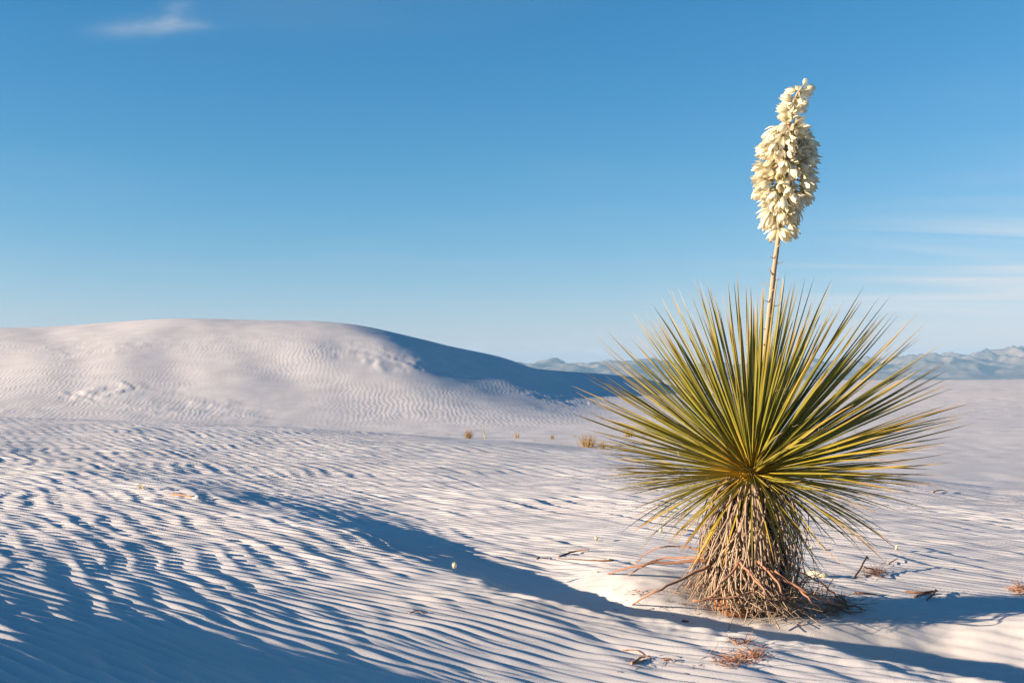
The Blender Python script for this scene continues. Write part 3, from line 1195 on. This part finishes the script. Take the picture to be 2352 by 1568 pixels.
dead.sort(key=lambda a: -facing(a[1]))
rest = Geo()
for k, (kd, p) in enumerate(dead):
    w = U(.0032, .0056) if kd != 'heap' else U(.0022, .0042)
    g3 = tube(p, lambda t, w=w: w * (1.05 - .8 * t ** 2), 4, .45, U(-2, 2), caps=False)
    if k < 300:
        gg = Geo()
        gg.add(*g3)
        child('dead_leaf', gg.mesh('dead_leaf'), M_DEAD)
    else:
        rest.add(*g3)
child('dead_leaf_mass', rest.mesh('dead_leaf_mass'), M_DEAD, kind='stuff', label='dry grey leaves packed in the skirt')

# long dry shoots reaching out of the skirt
shoots = [
    ([(1630, 1300, 4.50), (1560, 1333, 4.42), (1495, 1362, 4.36), (1452, 1389, 0)], .0062),
    ([(1640, 1288, 4.55), (1520, 1291, 4.62), (1450, 1301, 4.66), (1397, 1318, 0)], .0070),
    ([(1640, 1280, 4.6), (1520, 1282, 4.72), (1470, 1302, 4.7), (1442, 1322, 0)], .0050),
    ([(1640, 1268, 4.6), (1560, 1252, 4.7), (1500, 1262, 4.75), (1460, 1292, 0)], .0042),
    ([(1735, 1288, 4.46), (1800, 1330, 4.40), (1880, 1372, 4.38), (1948, 1398, 0)], .0075),
    ([(1760, 1285, 4.5), (1850, 1318, 4.5), (1905, 1352, 4.5), (1930, 1382, 0)], .0050),
    ([(1745, 1290, 4.44), (1780, 1330, 4.36), (1798, 1365, 4.32), (1806, 1392, 0)], .0055),
    ([(1705, 1288, 4.44), (1668, 1328, 4.38), (1640, 1360, 4.34), (1625, 1380, 0)], .0055),
    ([(1700, 1290, 4.42), (1735, 1330, 4.36), (1762, 1365, 4.32), (1772, 1396, 0)], .0055),
    ([(1590, 1378, 4.36), (1660, 1374, 4.36), (1710, 1366, 4.36), (1735, 1350, 4.42)], .0050),
    ([(1780, 1310, 4.40), (1830, 1350, 4.34), (1870, 1385, 4.3), (1890, 1402, 0)], .0050),
]


def px_path(pp):
    out = []
    for x_, y_, d_ in pp:
        if d_ == 0:
            h_ = hit(x_, y_)
            h_.z += .002
            out.append(h_)
        else:
            out.append(P(x_, y_, d_))
    return out


for pp, r0 in shoots:
    p = catmull(px_path(pp), 14)
    for i, q_ in enumerate(p[1:-1]):
        q_ += Vector((U(-.004, .004), U(-.004, .004), U(-.004, .004)))
    child('dry_shoot', mesh_from('dry_shoot', *tube(p, lambda t, r0=r0: r0 * (1 - .55 * t), 6)), M_ROOT)

# yellow old leaves drooping over the skirt
for k in range(26):
    a = U(math.pi * .95, math.pi * 2.12)
    el = U(-76, -34)
    d = Vector((math.cos(a) * math.cos(R(el)), math.sin(a) * math.cos(R(el)), math.sin(R(el))))
    rd = Vector((math.cos(a), math.sin(a), 0))
    up = (AX - d * AX.dot(d)).normalized()
    up = Quaternion(d, U(-.4, .4)) @ up
    rot = Matrix((d, up.cross(d), up)).transposed()
    pos = HEAD + rd * .055 + Vector((0, 0, U(-.06, -.02)))
    o = bpy.data.objects.new('drooping_leaf', variants[random.choice([2, 4, 4, 0, 1])])
    COL.objects.link(o)
    o.parent = yucca
    o.matrix_local = Matrix.Translation(pos - BASE) @ rot.to_4x4() @ Matrix.Scale(U(.42, .60), 4) @ Matrix.Diagonal((1, 1.25, 1.25, 1))
    o.color = (U(.6, 1), 0, 0, 1)

# flower stalk
sk = [(1731, 1060, 4.62), (1745, 930, 4.62), (1757, 810, 4.62), (1770, 690, 4.62), (1784, 575, 4.62), (1794, 500, 4.62), (1803, 400, 4.63), (1812, 285, 4.63),
      (1822, 238, 4.63), (1836, 208, 4.63), (1846, 194, 4.63)]
SK = [P(*q_) for q_ in sk]
SKP = catmull(SK, 60)
child('flower_stalk', mesh_from('flower_stalk', *tube(SKP, lambda t: .0118 - .0045 * min(t / .7, 1) - .0055 * max(0, (t - .7) / .3) + .0011 * math.sin(t * 118) ** 3, 10)), M_STALK,
      label='pale ribbed blossom stalk rising from the rosette')


def stalk_at(py):
    """point of the stalk at a photo row"""
    zt = P(1800, py, 4.62).z
    for a_, b_ in zip(SKP[:-1], SKP[1:]):
        if a_.z <= zt <= b_.z:
            return a_.lerp(b_, (zt - a_.z) / (b_.z - a_.z))
    return SKP[-1].copy()


# bracts: small curling scales on the bare stalk
for k in range(22):
    py = 545 + k * 12.5
    c = stalk_at(py)
    a = k * 2.4 + U(-.3, .3)
    rd = Vector((math.cos(a), math.sin(a), 0))
    ln = U(.018, .044)
    pts = [c + rd * .006, c + rd * (.010 + ln * .35) + Vector((0, 0, ln * .25)), c + rd * (.010 + ln * .75) + Vector((0, 0, ln * .30)),
           c + rd * (.010 + ln * 1.0) + Vector((0, 0, ln * U(.2, .95)))]
    child('bract', mesh_from('bract', *tube(catmull(pts, 6), lambda t: .0050 * (1 - t) + .0006, 4, .35)), M_STALK)

# flowers: six petals to a hanging bell
def petal(open_, L=.060, W=.030, inner=0):
    v, u, f = [], [], []
    nl, nw = 6, 4
    ts = [0, .2, .45, .7, .88, 1]
    rs = {0: [.0035, .0110, .0155, .0138, .0085, .0040], 1: [.0035, .0115, .0175, .0180, .0165, .0175], 2: [.0035, .013, .021, .028, .036, .046]}[open_]
    ws = [.30, .76, 1.0, .80, .40, .03]
    for i in range(nl + 1):
        t = i / nl
        r = float(np.interp(t, ts, rs)) - inner * .0016
        w = float(np.interp(t, ts, ws)) * W
        x = L * (t if open_ < 2 else t * (1 - .16 * t))
        for k in range(nw + 1):
            s_ = (k / nw - .5)
            ang = s_ * w / max(r, .010)
            rr = r + (.0038 * abs(s_) * 2 if not inner else -.001) + .0018 * math.cos(s_ * 6.28)
            v.append(Vector((x - .002 * abs(s_), math.sin(ang) * rr, math.cos(ang) * rr)))
            u.append((t, k / nw))
    for i in range(nl):
        for k in range(nw):
            a = i * (nw + 1) + k
            f.append((a, a + 1, a + nw + 2, a + nw + 1))
    return v, f, u


PETALS = {}
for op in (0, 1, 2):
    for inn in (0, 1):
        g_ = Geo()
        g_.add(*petal(op, inner=inn, W=.027 if inn == 0 else .024))
        me = g_.mesh('petal')
        me.materials.append(M_PETAL)
        PETALS[(op, inn)] = me


def calyx_geo(ped):
    """stem of a flower (ends at the origin) with its little green cup"""
    g_ = Geo()
    g_.add(*tube(ped, lambda t: .0016 + .0006 * t, 5))
    cup = [Vector((-.004, 0, 0)), Vector((0, 0, 0)), Vector((.004, 0, 0)), Vector((.008, 0, 0))]
    g_.add(*tube(cup, lambda t: .0022 + .0028 * math.sin(t * 2.6), 6))
    return g_


def make_flower(name, M4, op, size, separate, parent, ped_local, pmi):
    g_ = calyx_geo(ped_local)
    if not separate:
        for k in range(6):
            me = PETALS[(op, k % 2)]
            rot = Matrix.Rotation(k * math.pi / 3 + U(-.1, .1), 4, 'X') @ Matrix.Rotation(U(-.16, .06), 4, 'Y')
            us = {}
            for lp in me.loops:
                us[lp.vertex_index] = tuple(me.uv_layers[0].data[lp.index].uv)
            g_.add([rot @ v_.co for v_ in me.vertices], [tuple(p.vertices) for p in me.polygons], [us[j] for j in range(len(me.vertices))], 1)
    me = g_.mesh('flower')
    me.materials.append(M_STALK)
    me.materials.append(M_PETAL)
    o = bpy.data.objects.new(name, me)
    COL.objects.link(o)
    o.parent = parent
    if parent is not None:
        o.matrix_parent_inverse = pmi
    o.matrix_basis = M4 @ Matrix.Scale(size, 4)
    if separate:
        for k in range(6):
            c = bpy.data.objects.new('petal', PETALS[(op, k % 2)])
            COL.objects.link(c)
            c.parent = o
            c.matrix_local = Matrix.Rotation(k * math.pi / 3 + U(-.08, .08), 4, 'X') @ Matrix.Rotation(U(-.16, .06), 4, 'Y')
    return o


flowers = []
env_y = [195, 215, 240, 262, 282, 292, 305, 330, 370, 420, 450, 480, 505, 530, 548]
env_r = [8, 26, 34, 32, 22, 36, 54, 66, 72, 72, 64, 56, 46, 30, 20]
fy = []
for a_, b_, n_f in ((208, 262, 10), (262, 290, 5), (292, 330, 25), (330, 380, 38), (380, 430, 38), (430, 475, 26), (475, 522, 16), (524, 545, 2)):
    for k in range(n_f):
        fy.append(a_ + (b_ - a_) * (k + U(.2, .8)) / n_f)
for i, py in enumerate(fy):
    c = stalk_at(py - 8)
    a = i * 2.399963 + U(-.25, .25)
    ro = float(np.interp(py, env_y, env_r)) * MPP * (U(.86, 1.02) if i % 4 else U(.5, .8))
    size = U(.92, 1.2) * (.85 if py < 290 else 1)
    el = R(U(-62, -6)) if py > 300 else R(U(-45, 18))
    if py > 470:
        el = R(U(-70, -25))
    d = Vector((math.cos(a) * math.cos(el), math.sin(a) * math.cos(el), math.sin(el)))
    d = (d + Vector((U(-.25, .25), U(-.25, .25), U(-.1, .1)))).normalized()
    rd = Vector((math.cos(a), math.sin(a), 0))
    Lf = .055 * size
    base_r = max(ro - Lf * .85 * math.hypot(d.x, d.y), .012)
    org = c + rd * base_r + Vector((0, 0, U(-.004, .012)))
    flowers.append([org, d, rd, c, size, py])
# buds at the very tip
for dx_, dy_, dd in ((1847, 196, (.25, -.1, 1)), (1838, 208, (-.6, -.3, .5)), (1852, 214, (.9, -.2, -.2))):
    o_ = P(dx_, dy_, 4.62)
    flowers.append([o_, Vector(dd).normalized(), Vector((1, 0, 0)), stalk_at(dy_ + 8), .5, dy_])
flowers.sort(key=lambda q_: (q_[0] + q_[1] * .03).y + .4 * abs(q_[0].x - stalk_at(q_[5]).x) * 0)
for k, (org, d, rd, c, size, py) in enumerate(flowers):
    zl = Quaternion(d, U(0, 6.28)) @ d.orthogonal().normalized()
    rot = Matrix((d, zl.cross(d), zl)).transposed()
    M4 = Matrix.Translation(org) @ rot.to_4x4()
    inv = (M4 @ Matrix.Scale(size, 4)).inverted()
    att = c + (org - c) * .08 + Vector((0, 0, .006))
    mid = c.lerp(org, .6) + Vector((0, 0, .007)) - d * .004
    ped = [inv @ q_ for q_ in catmull([att, mid, org], 6)]
    op = random.choices((0, 1, 2), (.45, .45, .10))[0]
    if size < .55:
        op = 0
    make_flower('flower', M4, op, size, k < 50, yucca, ped, Matrix.Translation(-BASE))

# ---------------------------------------------------------------- things lying on the sand
def on_sand(px, py, lift=0.0):
    h_ = hit(px, py)
    h_.z += lift
    return h_


def loose(name, label, cat, parts, mat, origin, group=None):
    """a thing lying on the sand; parts = [(part name, Geo, stuff?)]; the first Geo is its body when alone"""
    e = empty(name, origin, label, cat, group)
    for pn, g_, stf in parts:
        o = link(pn, g_.mesh(pn), mat, parent=e)
        o.matrix_parent_inverse = Matrix.Translation(-origin)
        if stf:
            o['kind'] = 'stuff'
    return e


def single(name, label, cat, g_, mat, origin, group=None):
    me = g_.mesh(name)
    me.transform(Matrix.Translation(-origin))
    o = link(name, me, mat)
    o.location = origin
    o['label'] = label
    o['category'] = cat
    if group:
        o['group'] = group
    return o


def sand_stick(px_pts, r, arch=0.0, n=12, wob=.003):
    pts = [on_sand(x_, y_, r * .6 + (l_ if len(q_) > 2 else 0)) for q_ in px_pts for x_, y_, l_ in [tuple(q_) + (0,) * (3 - len(q_))]]
    p = catmull(pts, n)
    for i, q_ in enumerate(p):
        q_ += Vector((U(-wob, wob), U(-wob, wob), U(-wob, wob) * .4 + arch * math.sin(math.pi * i / (n - 1))))
        gz = ground_z(q_.x, q_.y)
        q_.z = max(q_.z, gz + r * .3)
    return p


def stick(name, label, cat, px_pts, r, mat, arch=0.0, group=None, taper=.5, wob=.003):
    p = sand_stick(px_pts, r, arch, wob=wob)
    g_ = Geo()
    g_.add(*tube(p, lambda t: r * (1 - taper * t), 6))
    return single(name, label, cat, g_, mat, p[0].copy(), group)


# strips of dead leaf and sticks left of the yucca
stick('dead_leaf_strip', 'dark curled leaf strip arching over the sand left of the yucca', 'leaf', [(1284, 1279), (1320, 1274, .012), (1352, 1272, .02)], .0055, M_TWIG, .004)
stick('dead_leaf_strip', 'long thin brown leaf strip on sand with a broad frayed end', 'leaf', [(1408, 1288), (1380, 1291, .004), (1330, 1287), (1282, 1283)], .0052, M_TWIG, .002, taper=.75)
stick('twig', 'short dark twig at the end of two leaf strips on sand', 'twig', [(1232, 1284), (1262, 1281)], .0045, M_TWIG)
stick('twig', 'small reddish stick poking from lit sand beyond the dark bush clump', 'twig', [(2040, 1296), (2062, 1288, .014)], .0035, M_TWIG)
stick('twig', 'black stick lying in the yucca shadow beside a pale leaf scrap', 'twig', [(2080, 1360), (2110, 1365, .006), (2155, 1363, .01)], .0065, M_TWIG)
stick('twig', 'forked dark stick tip leaning beside the black stick in shadow', 'twig', [(2150, 1362, .012), (2140, 1372, .004), (2128, 1380)], .005, M_TWIG)
stick('dead_leaf_strip', 'pale dry leaf scrap lying under the black stick in shadow', 'leaf', [(2102, 1372), (2125, 1368, .006), (2148, 1364, .008)], .006, M_FIBRE)
stick('twig', 'thin dark twig in shadow nearest the root tangle', 'twig', [(1962, 1363), (1985, 1366, .006), (2012, 1366)], .0055, M_TWIG)
stick('twig', 'little stub of dark wood lying in the shaded hollow', 'twig', [(1567, 1427), (1582, 1428)], .0055, M_TWIG, wob=.001)
stick('twig', 'pinkish split stick on the lit foreground sand', 'twig', [(1450, 1526), (1470, 1516, .005), (1490, 1512, .006)], .0048, M_FIBRE)
stick('twig', 'thin straw beside the pinkish split stick', 'twig', [(1460, 1525), (1478, 1519, .003), (1486, 1516)], .0028, M_FIBRE)
stick('twig', 'thin crooked twig on sand right of the pinkish split stick', 'twig', [(1524, 1517), (1538, 1517, .006), (1546, 1521)], .0030, M_TWIG)
stick('twig', 'slender bent straw curving over the foreground sand crest', 'twig', [(1428, 1494), (1455, 1496, .006), (1478, 1503), (1500, 1515)], .0020, M_FIBRE)
stick('dead_leaf_strip', 'bleached leaf strip half buried on the rippled dune to the left', 'leaf', [(392, 1136), (420, 1140, .004), (450, 1145)], .007, M_FIBRE)
stick('twig', 'faint buried straw on the near ripples', 'twig', [(942, 1407), (958, 1405, .003), (972, 1409)], .0024, M_FIBRE)
stick('twig', 'orange straw on the far right ripples below the bright flat', 'twig', [(2142, 1131), (2160, 1128, .01), (2178, 1130)], .006, M_FIBRE)


# bits of pale crust
def lump(px, py, size, label, seed):
    h_ = on_sand(px, py)
    g_ = Geo()
    n = 7
    v = [Vector((0, 0, .8))]
    rnd = random.Random(seed)
    for ring, zz in ((.7, .6), (1.0, .1), (.9, -.5)):
        for k in range(n):
            a = 2 * math.pi * k / n
            rr = ring * rnd.uniform(.7, 1.25)
            v.append(Vector((math.cos(a) * rr * 1.5, math.sin(a) * rr, zz * rnd.uniform(.7, 1.2))))
    f = [(0, 1 + k, 1 + (k + 1) % n) for k in range(n)]
    for r0 in (1, 1 + n):
        for k in range(n):
            f.append((r0 + k, r0 + n + k, r0 + n + (k + 1) % n, r0 + (k + 1) % n))
    g_.add([h_ + q_ * size for q_ in v], f, [(0, 0)] * len(v))
    return single('sand_crust', label, 'crust', g_, M_SAND, h_)


lump(455, 1143, .020, 'largest chunk of sand crust beside the bleached leaf strip', 1)
lump(466, 1148, .015, 'low chunk of sand crust between two others on the rippled dune', 2)
lump(478, 1152, .011, 'smallest chunk of sand crust at the end of the row of crust', 3)


# fallen flowers
def fallen(px, py, size, d, op, label):
    h_ = on_sand(px, py, .011 * size)
    d = Vector(d).normalized()
    zl = d.orthogonal().normalized()
    rot = Matrix((d, zl.cross(d), zl)).transposed()
    ped = [Vector((-.012, .002, 0)), Vector((-.006, 0, 0)), Vector((0, 0, 0))]
    o = make_flower('fallen_flower', Matrix.Translation(h_) @ rot.to_4x4(), op, size, True, None, ped, None)
    o['label'] = label
    o['category'] = 'flower'
    return o


fallen(1043, 1309, .55, (.1, -.2, 1), 0, 'dry pale fallen blossom standing alone on the ripples left of the leaf strips')
fallen(1371, 1244, .52, (-.2, -.1, 1), 0, 'dry fallen blossom standing upright above the leaf strips')
fallen(1362, 1318, .50, (1, -.2, .1), 0, 'fallen blossom lying at the edge of the smooth crust left of the yucca')
fallen(1392, 1288, .42, (1, .1, .12), 0, 'pale fallen blossom resting on the broad end of a leaf strip')
fallen(2057, 1264, .50, (.2, -.4, .7), 0, 'cream fallen blossom on the fine ripples right of the yucca')
fallen(1852, 1322, .95, (1, -.15, .05), 1, 'big cream fallen blossom at the foot of the yucca where its shadow begins')
fallen(1880, 1326, .80, (1, .2, .02), 0, 'cream blossom lying with its tip in the yucca shadow')
fallen(330, 1123, .75, (-.6, -.2, .4), 1, 'pale fallen blossom on the dark swale of the rippled dune')
fallen(1856, 1262, .50, (.8, -.1, .3), 0, 'pale fallen blossom seen beneath the right hand leaves')
fallen(1515, 1226, .60, (.3, -.2, .9), 0, 'pale fallen blossom beneath the left hand leaf tips')


# tangles of roots and fibres
def tangle(g_, origin_px, n, spread, up, r, ln, wig=3):
    for k in range(n):
        cx, cy = origin_px
        h_ = on_sand_fast(cx + random.gauss(0, spread[0]), cy + random.gauss(0, spread[1]))
        a = U(0, 6.28)
        d = Vector((math.cos(a), math.sin(a) * .7, U(-.1, .9) * up))
        p = h_.copy()
        pts = [p.copy()]
        L = U(.4, 1.0) * ln
        for j in range(6):
            d = (d + Vector((U(-.5, .5), U(-.5, .5), U(-.5, .4) * up)) * (wig / 3)).normalized()
            p = p + d * (L / 6)
            gz = ground_z_fast(p.x, p.y) + r * .5
            p.z = max(p.z, gz)
            pts.append(p.copy())
        g_.add(*tube(pts, lambda t: r * (1 - .6 * t), 3, caps=False))


_hc = {}


def on_sand_fast(px, py):
    k = (round(px / 6), round(py / 4))
    if k not in _hc:
        _hc[k] = hit(k[0] * 6, k[1] * 4)
    h_ = _hc[k].copy()
    h_ += Vector((U(-.006, .006), U(-.012, .012), 0))
    h_.z = ground_z_fast(h_.x, h_.y) if abs(h_.x - BASE.x) < 1.19 and abs(h_.y - BASE.y) < 1.19 else h_.z
    return h_


g1, g2, g3 = Geo(), Geo(), Geo()
tangle(g1, (1905, 1400), 150, (38, 9), .35, .0012, .09)
tangle(g2, (1915, 1382), 36, (24, 10), 1.0, .0022, .12, 3.5)
for pp, r_ in (([(1915, 1388, .02), (1945, 1398, .012), (1965, 1402, .016), (1985, 1406, .006)], .0052), ([(1890, 1408), (1920, 1404, .01), (1950, 1410, .006), (1982, 1408, .004)], .004),
               ([(1895, 1394, .03), (1905, 1376, .055), (1918, 1362, .08)], .003), ([(1935, 1385, .02), (1942, 1392, .02), (1950, 1404, .004)], .0045)):
    g3.add(*tube(sand_stick(pp, r_), lambda t, r_=r_: r_ * (1 - .4 * t), 6))
loose('root_tangle', 'tangle of pinkish curling roots at the right foot of the yucca', 'roots', [('root', g3, False), ('rootlet', g2, True), ('fibre', g1, True)], M_FIBRE, on_sand(1915, 1400))

g1, g2 = Geo(), Geo()
tangle(g1, (1690, 1514), 120, (24, 9), .5, .0011, .06)
tangle(g1, (1735, 1503), 70, (12, 6), .5, .0012, .05)
tangle(g2, (1700, 1475), 14, (20, 4), 1.2, .0022, .07, 2.5)
loose('root_tangle', 'rusty fibrous rootlets breaking out of the foreground sand crest', 'roots', [('rootlet', g2, False), ('fibre', g1, True)], M_FIBRE, on_sand(1700, 1508))

g1, g2 = Geo(), Geo()
tangle(g1, (1610, 1345), 70, (18, 6), .5, .0010, .05)
tangle(g2, (1480, 1360), 40, (26, 3), .25, .0009, .05)
loose('root_tangle', 'thin tan rootlets on the sand just left of the trunk', 'roots', [('rootlet', g1, True)], M_FIBRE, on_sand(1610, 1345))
loose('root_tangle', 'faint line of fine fibres on the smooth crust left of the yucca', 'roots', [('fibre', g2, True)], M_FIBRE, on_sand(1430, 1362))

g1, g2 = Geo(), Geo()
tangle(g1, (2010, 1316), 120, (13, 6), .7, .0012, .07)
g2.add(*tube(sand_stick([(1962, 1328), (1978, 1318, .03), (1990, 1308, .06), (1994, 1308, .05)], .0045), lambda t: .0045, 6))
g2.add(*tube(sand_stick([(1984, 1316, .03), (2005, 1318, .02), (2026, 1326, .0)], .003), lambda t: .003, 5))
loose('root_tangle', 'dark dry uprooted bush clump on the edge of the yucca shadow', 'bush', [('stem', g2, False), ('twiglet', g1, True)], M_TWIG, on_sand(2000, 1318))

g1 = Geo()
tangle(g1, (2342, 1358), 70, (12, 5), .6, .0016, .07)
loose('root_tangle', 'pale curling root clump on the crest past the yucca shadow', 'roots', [('rootlet', g1, True)], M_FIBRE, on_sand(2342, 1360))

# small litter: chips and straws round the plant
g1 = Geo()
for k in range(130):
    px_, py_ = random.choice([(1560, 1400), (1650, 1412), (1760, 1412), (1480, 1395), (1580, 1360), (1850, 1415), (1500, 1520), (1600, 1520)])
    h_ = on_sand_fast(px_ + random.gauss(0, 45), py_ + random.gauss(0, 9))
    a = U(0, 6.28)
    d = Vector((math.cos(a), math.sin(a), U(0, .25))) * U(.004, .016)
    g1.add(*tube([h_ - d, h_ + Vector((0, 0, .002)), h_ + d], U(.0006, .0013), 3))
o = link('plant_litter', g1.mesh('plant_litter'), M_TWIG, kind='stuff', label='small straws and chips scattered on the sand round the yucca', category='litter')


# ---------------------------------------------------------------- grass on the interdune flat
def tuft(px, py, h_px, w_px, n, label, lean=0.0, name='grass_tuft'):
    b_ = hit(px, py, 18, 70)
    mp_ = b_.y / F
    H, W = h_px * mp_, w_px * mp_
    g_ = Geo()
    hum = []
    for k in range(n):
        a = U(0, 6.28)
        r0 = abs(random.gauss(0, .22)) * W
        p0 = b_ + Vector((math.cos(a) * r0, math.sin(a) * r0, -.03))
        hh = H * U(.45, 1.05) * (1 - .35 * min(r0 / max(W, .01), 1))
        sp = Vector((math.cos(a) * U(0, .55) * W + lean * hh, math.sin(a) * U(0, .5) * W, hh))
        bend = Vector((U(-.08, .08), U(-.08, .08), 0)) * hh
        g_.add(*tube([p0, p0 + sp * .5 + bend * .3, p0 + sp + bend], lambda t: .0052 * (1 - .8 * t), 3, caps=False))
    me = g_.mesh(name)
    me.transform(Matrix.Translation(-b_))
    o_ = link(name, me, M_GRASS)
    o_.location = b_
    o_['label'] = label
    o_['category'] = 'grass'
    o_['group'] = 'dry grass on the flat between the dunes'
    return o_


tuft(1076, 1007, 26, 16, 110, 'compact dry grass tuft on a little hummock nearest the big dune face')
tuft(1187, 1006, 17, 11, 60, 'small dry grass tuft on a sand pimple, second from the compact tuft')
tuft(1268, 1008, 15, 9, 45, 'tiny dry grass tuft between the small tuft and the wide clump')
tuft(1284, 1031, 19, 30, 60, 'low sparse grass clump cut off by the crest of the near dune')
tuft(1350, 1026, 36, 36, 150, 'widest dry grass clump on the flat between the dunes')
tuft(1362, 1040, 24, 16, 70, 'grass bunch at the foot of the widest clump')
tuft(1384, 1030, 22, 12, 60, 'upright grass bunch standing in the shade of the widest clump')
tuft(1444, 1003, 28, 22, 90, 'airy grass tuft seen past the left leaf tips of the yucca')
tuft(1422, 1027, 8, 10, 26, 'dark little grass stub right of the widest clump')
tuft(1128, 1022, 18, 10, 22, 'thin grass beside two tall pale stalks')
tuft(970, 1003, 10, 16, 24, 'faint low grass at the left end of the flat')
tuft(1226, 1012, 8, 8, 20, 'short faint grass sprig between the small tuft and the tiny tuft')
tuft(1318, 1002, 8, 10, 20, 'faint grass sprig at the foot of the dune behind the widest clump')
tuft(1402, 1004, 9, 9, 22, 'faint grass sprig behind and right of the widest clump')
tuft(1494, 1012, 12, 12, 30, 'dry grass sprig half hidden by the left leaves of the yucca')
tuft(1030, 998, 7, 9, 18, 'faint grass sprig left of the compact tuft')
# two tall straws
for k, (pp, lb) in enumerate((([(1116, 1024), (1110, 985), (1108, 970)], 'taller pale straw standing alone on the flat'), ([(1121, 1024), (1112, 998), (1110, 990)], 'shorter pale straw crossing the taller one'))):
    b_ = hit(*pp[0], 18, 70)
    pts = [b_ - Vector((0, 0, .05))] + [P(q_[0], q_[1], b_.y) for q_ in pp[1:]]
    g_ = Geo()
    g_.add(*tube(catmull(pts, 6), lambda t: .010 * (1 - .6 * t), 4))
    single('grass_stalk', lb, 'grass', g_, M_GRASS, b_, 'dry grass on the flat between the dunes')

# ---------------------------------------------------------------- air
def haze_box():
    import bmesh
    bm = bmesh.new()
    bmesh.ops.create_cube(bm, size=1)
    me = bpy.data.meshes.new('haze')
    bm.to_mesh(me)
    bm.free()
    m, t = new_mat('haze_air')
    out = nd(t, 'ShaderNodeOutputMaterial')
    v = nd(t, 'ShaderNodeVolumePrincipled')
    v.inputs['Color'].default_value = (0.30, 0.55, 0.84, 1)
    v.inputs['Density'].default_value = HAZE_DENSITY
    v.inputs['Anisotropy'].default_value = 0.0
    t.links.new(v.outputs[0], out.inputs['Volume'])
    o = link('haze', me, m, kind='stuff', label='thin pale air lying over the desert to the mountains', category='haze')
    zlo, zhi = EYE - 14.0, EYE + 150.0
    o.scale = (14000, 9200, zhi - zlo)
    o.location = (0, 2600, (zlo + zhi) / 2)


HAZE_DENSITY = 2.1e-4
haze_box()
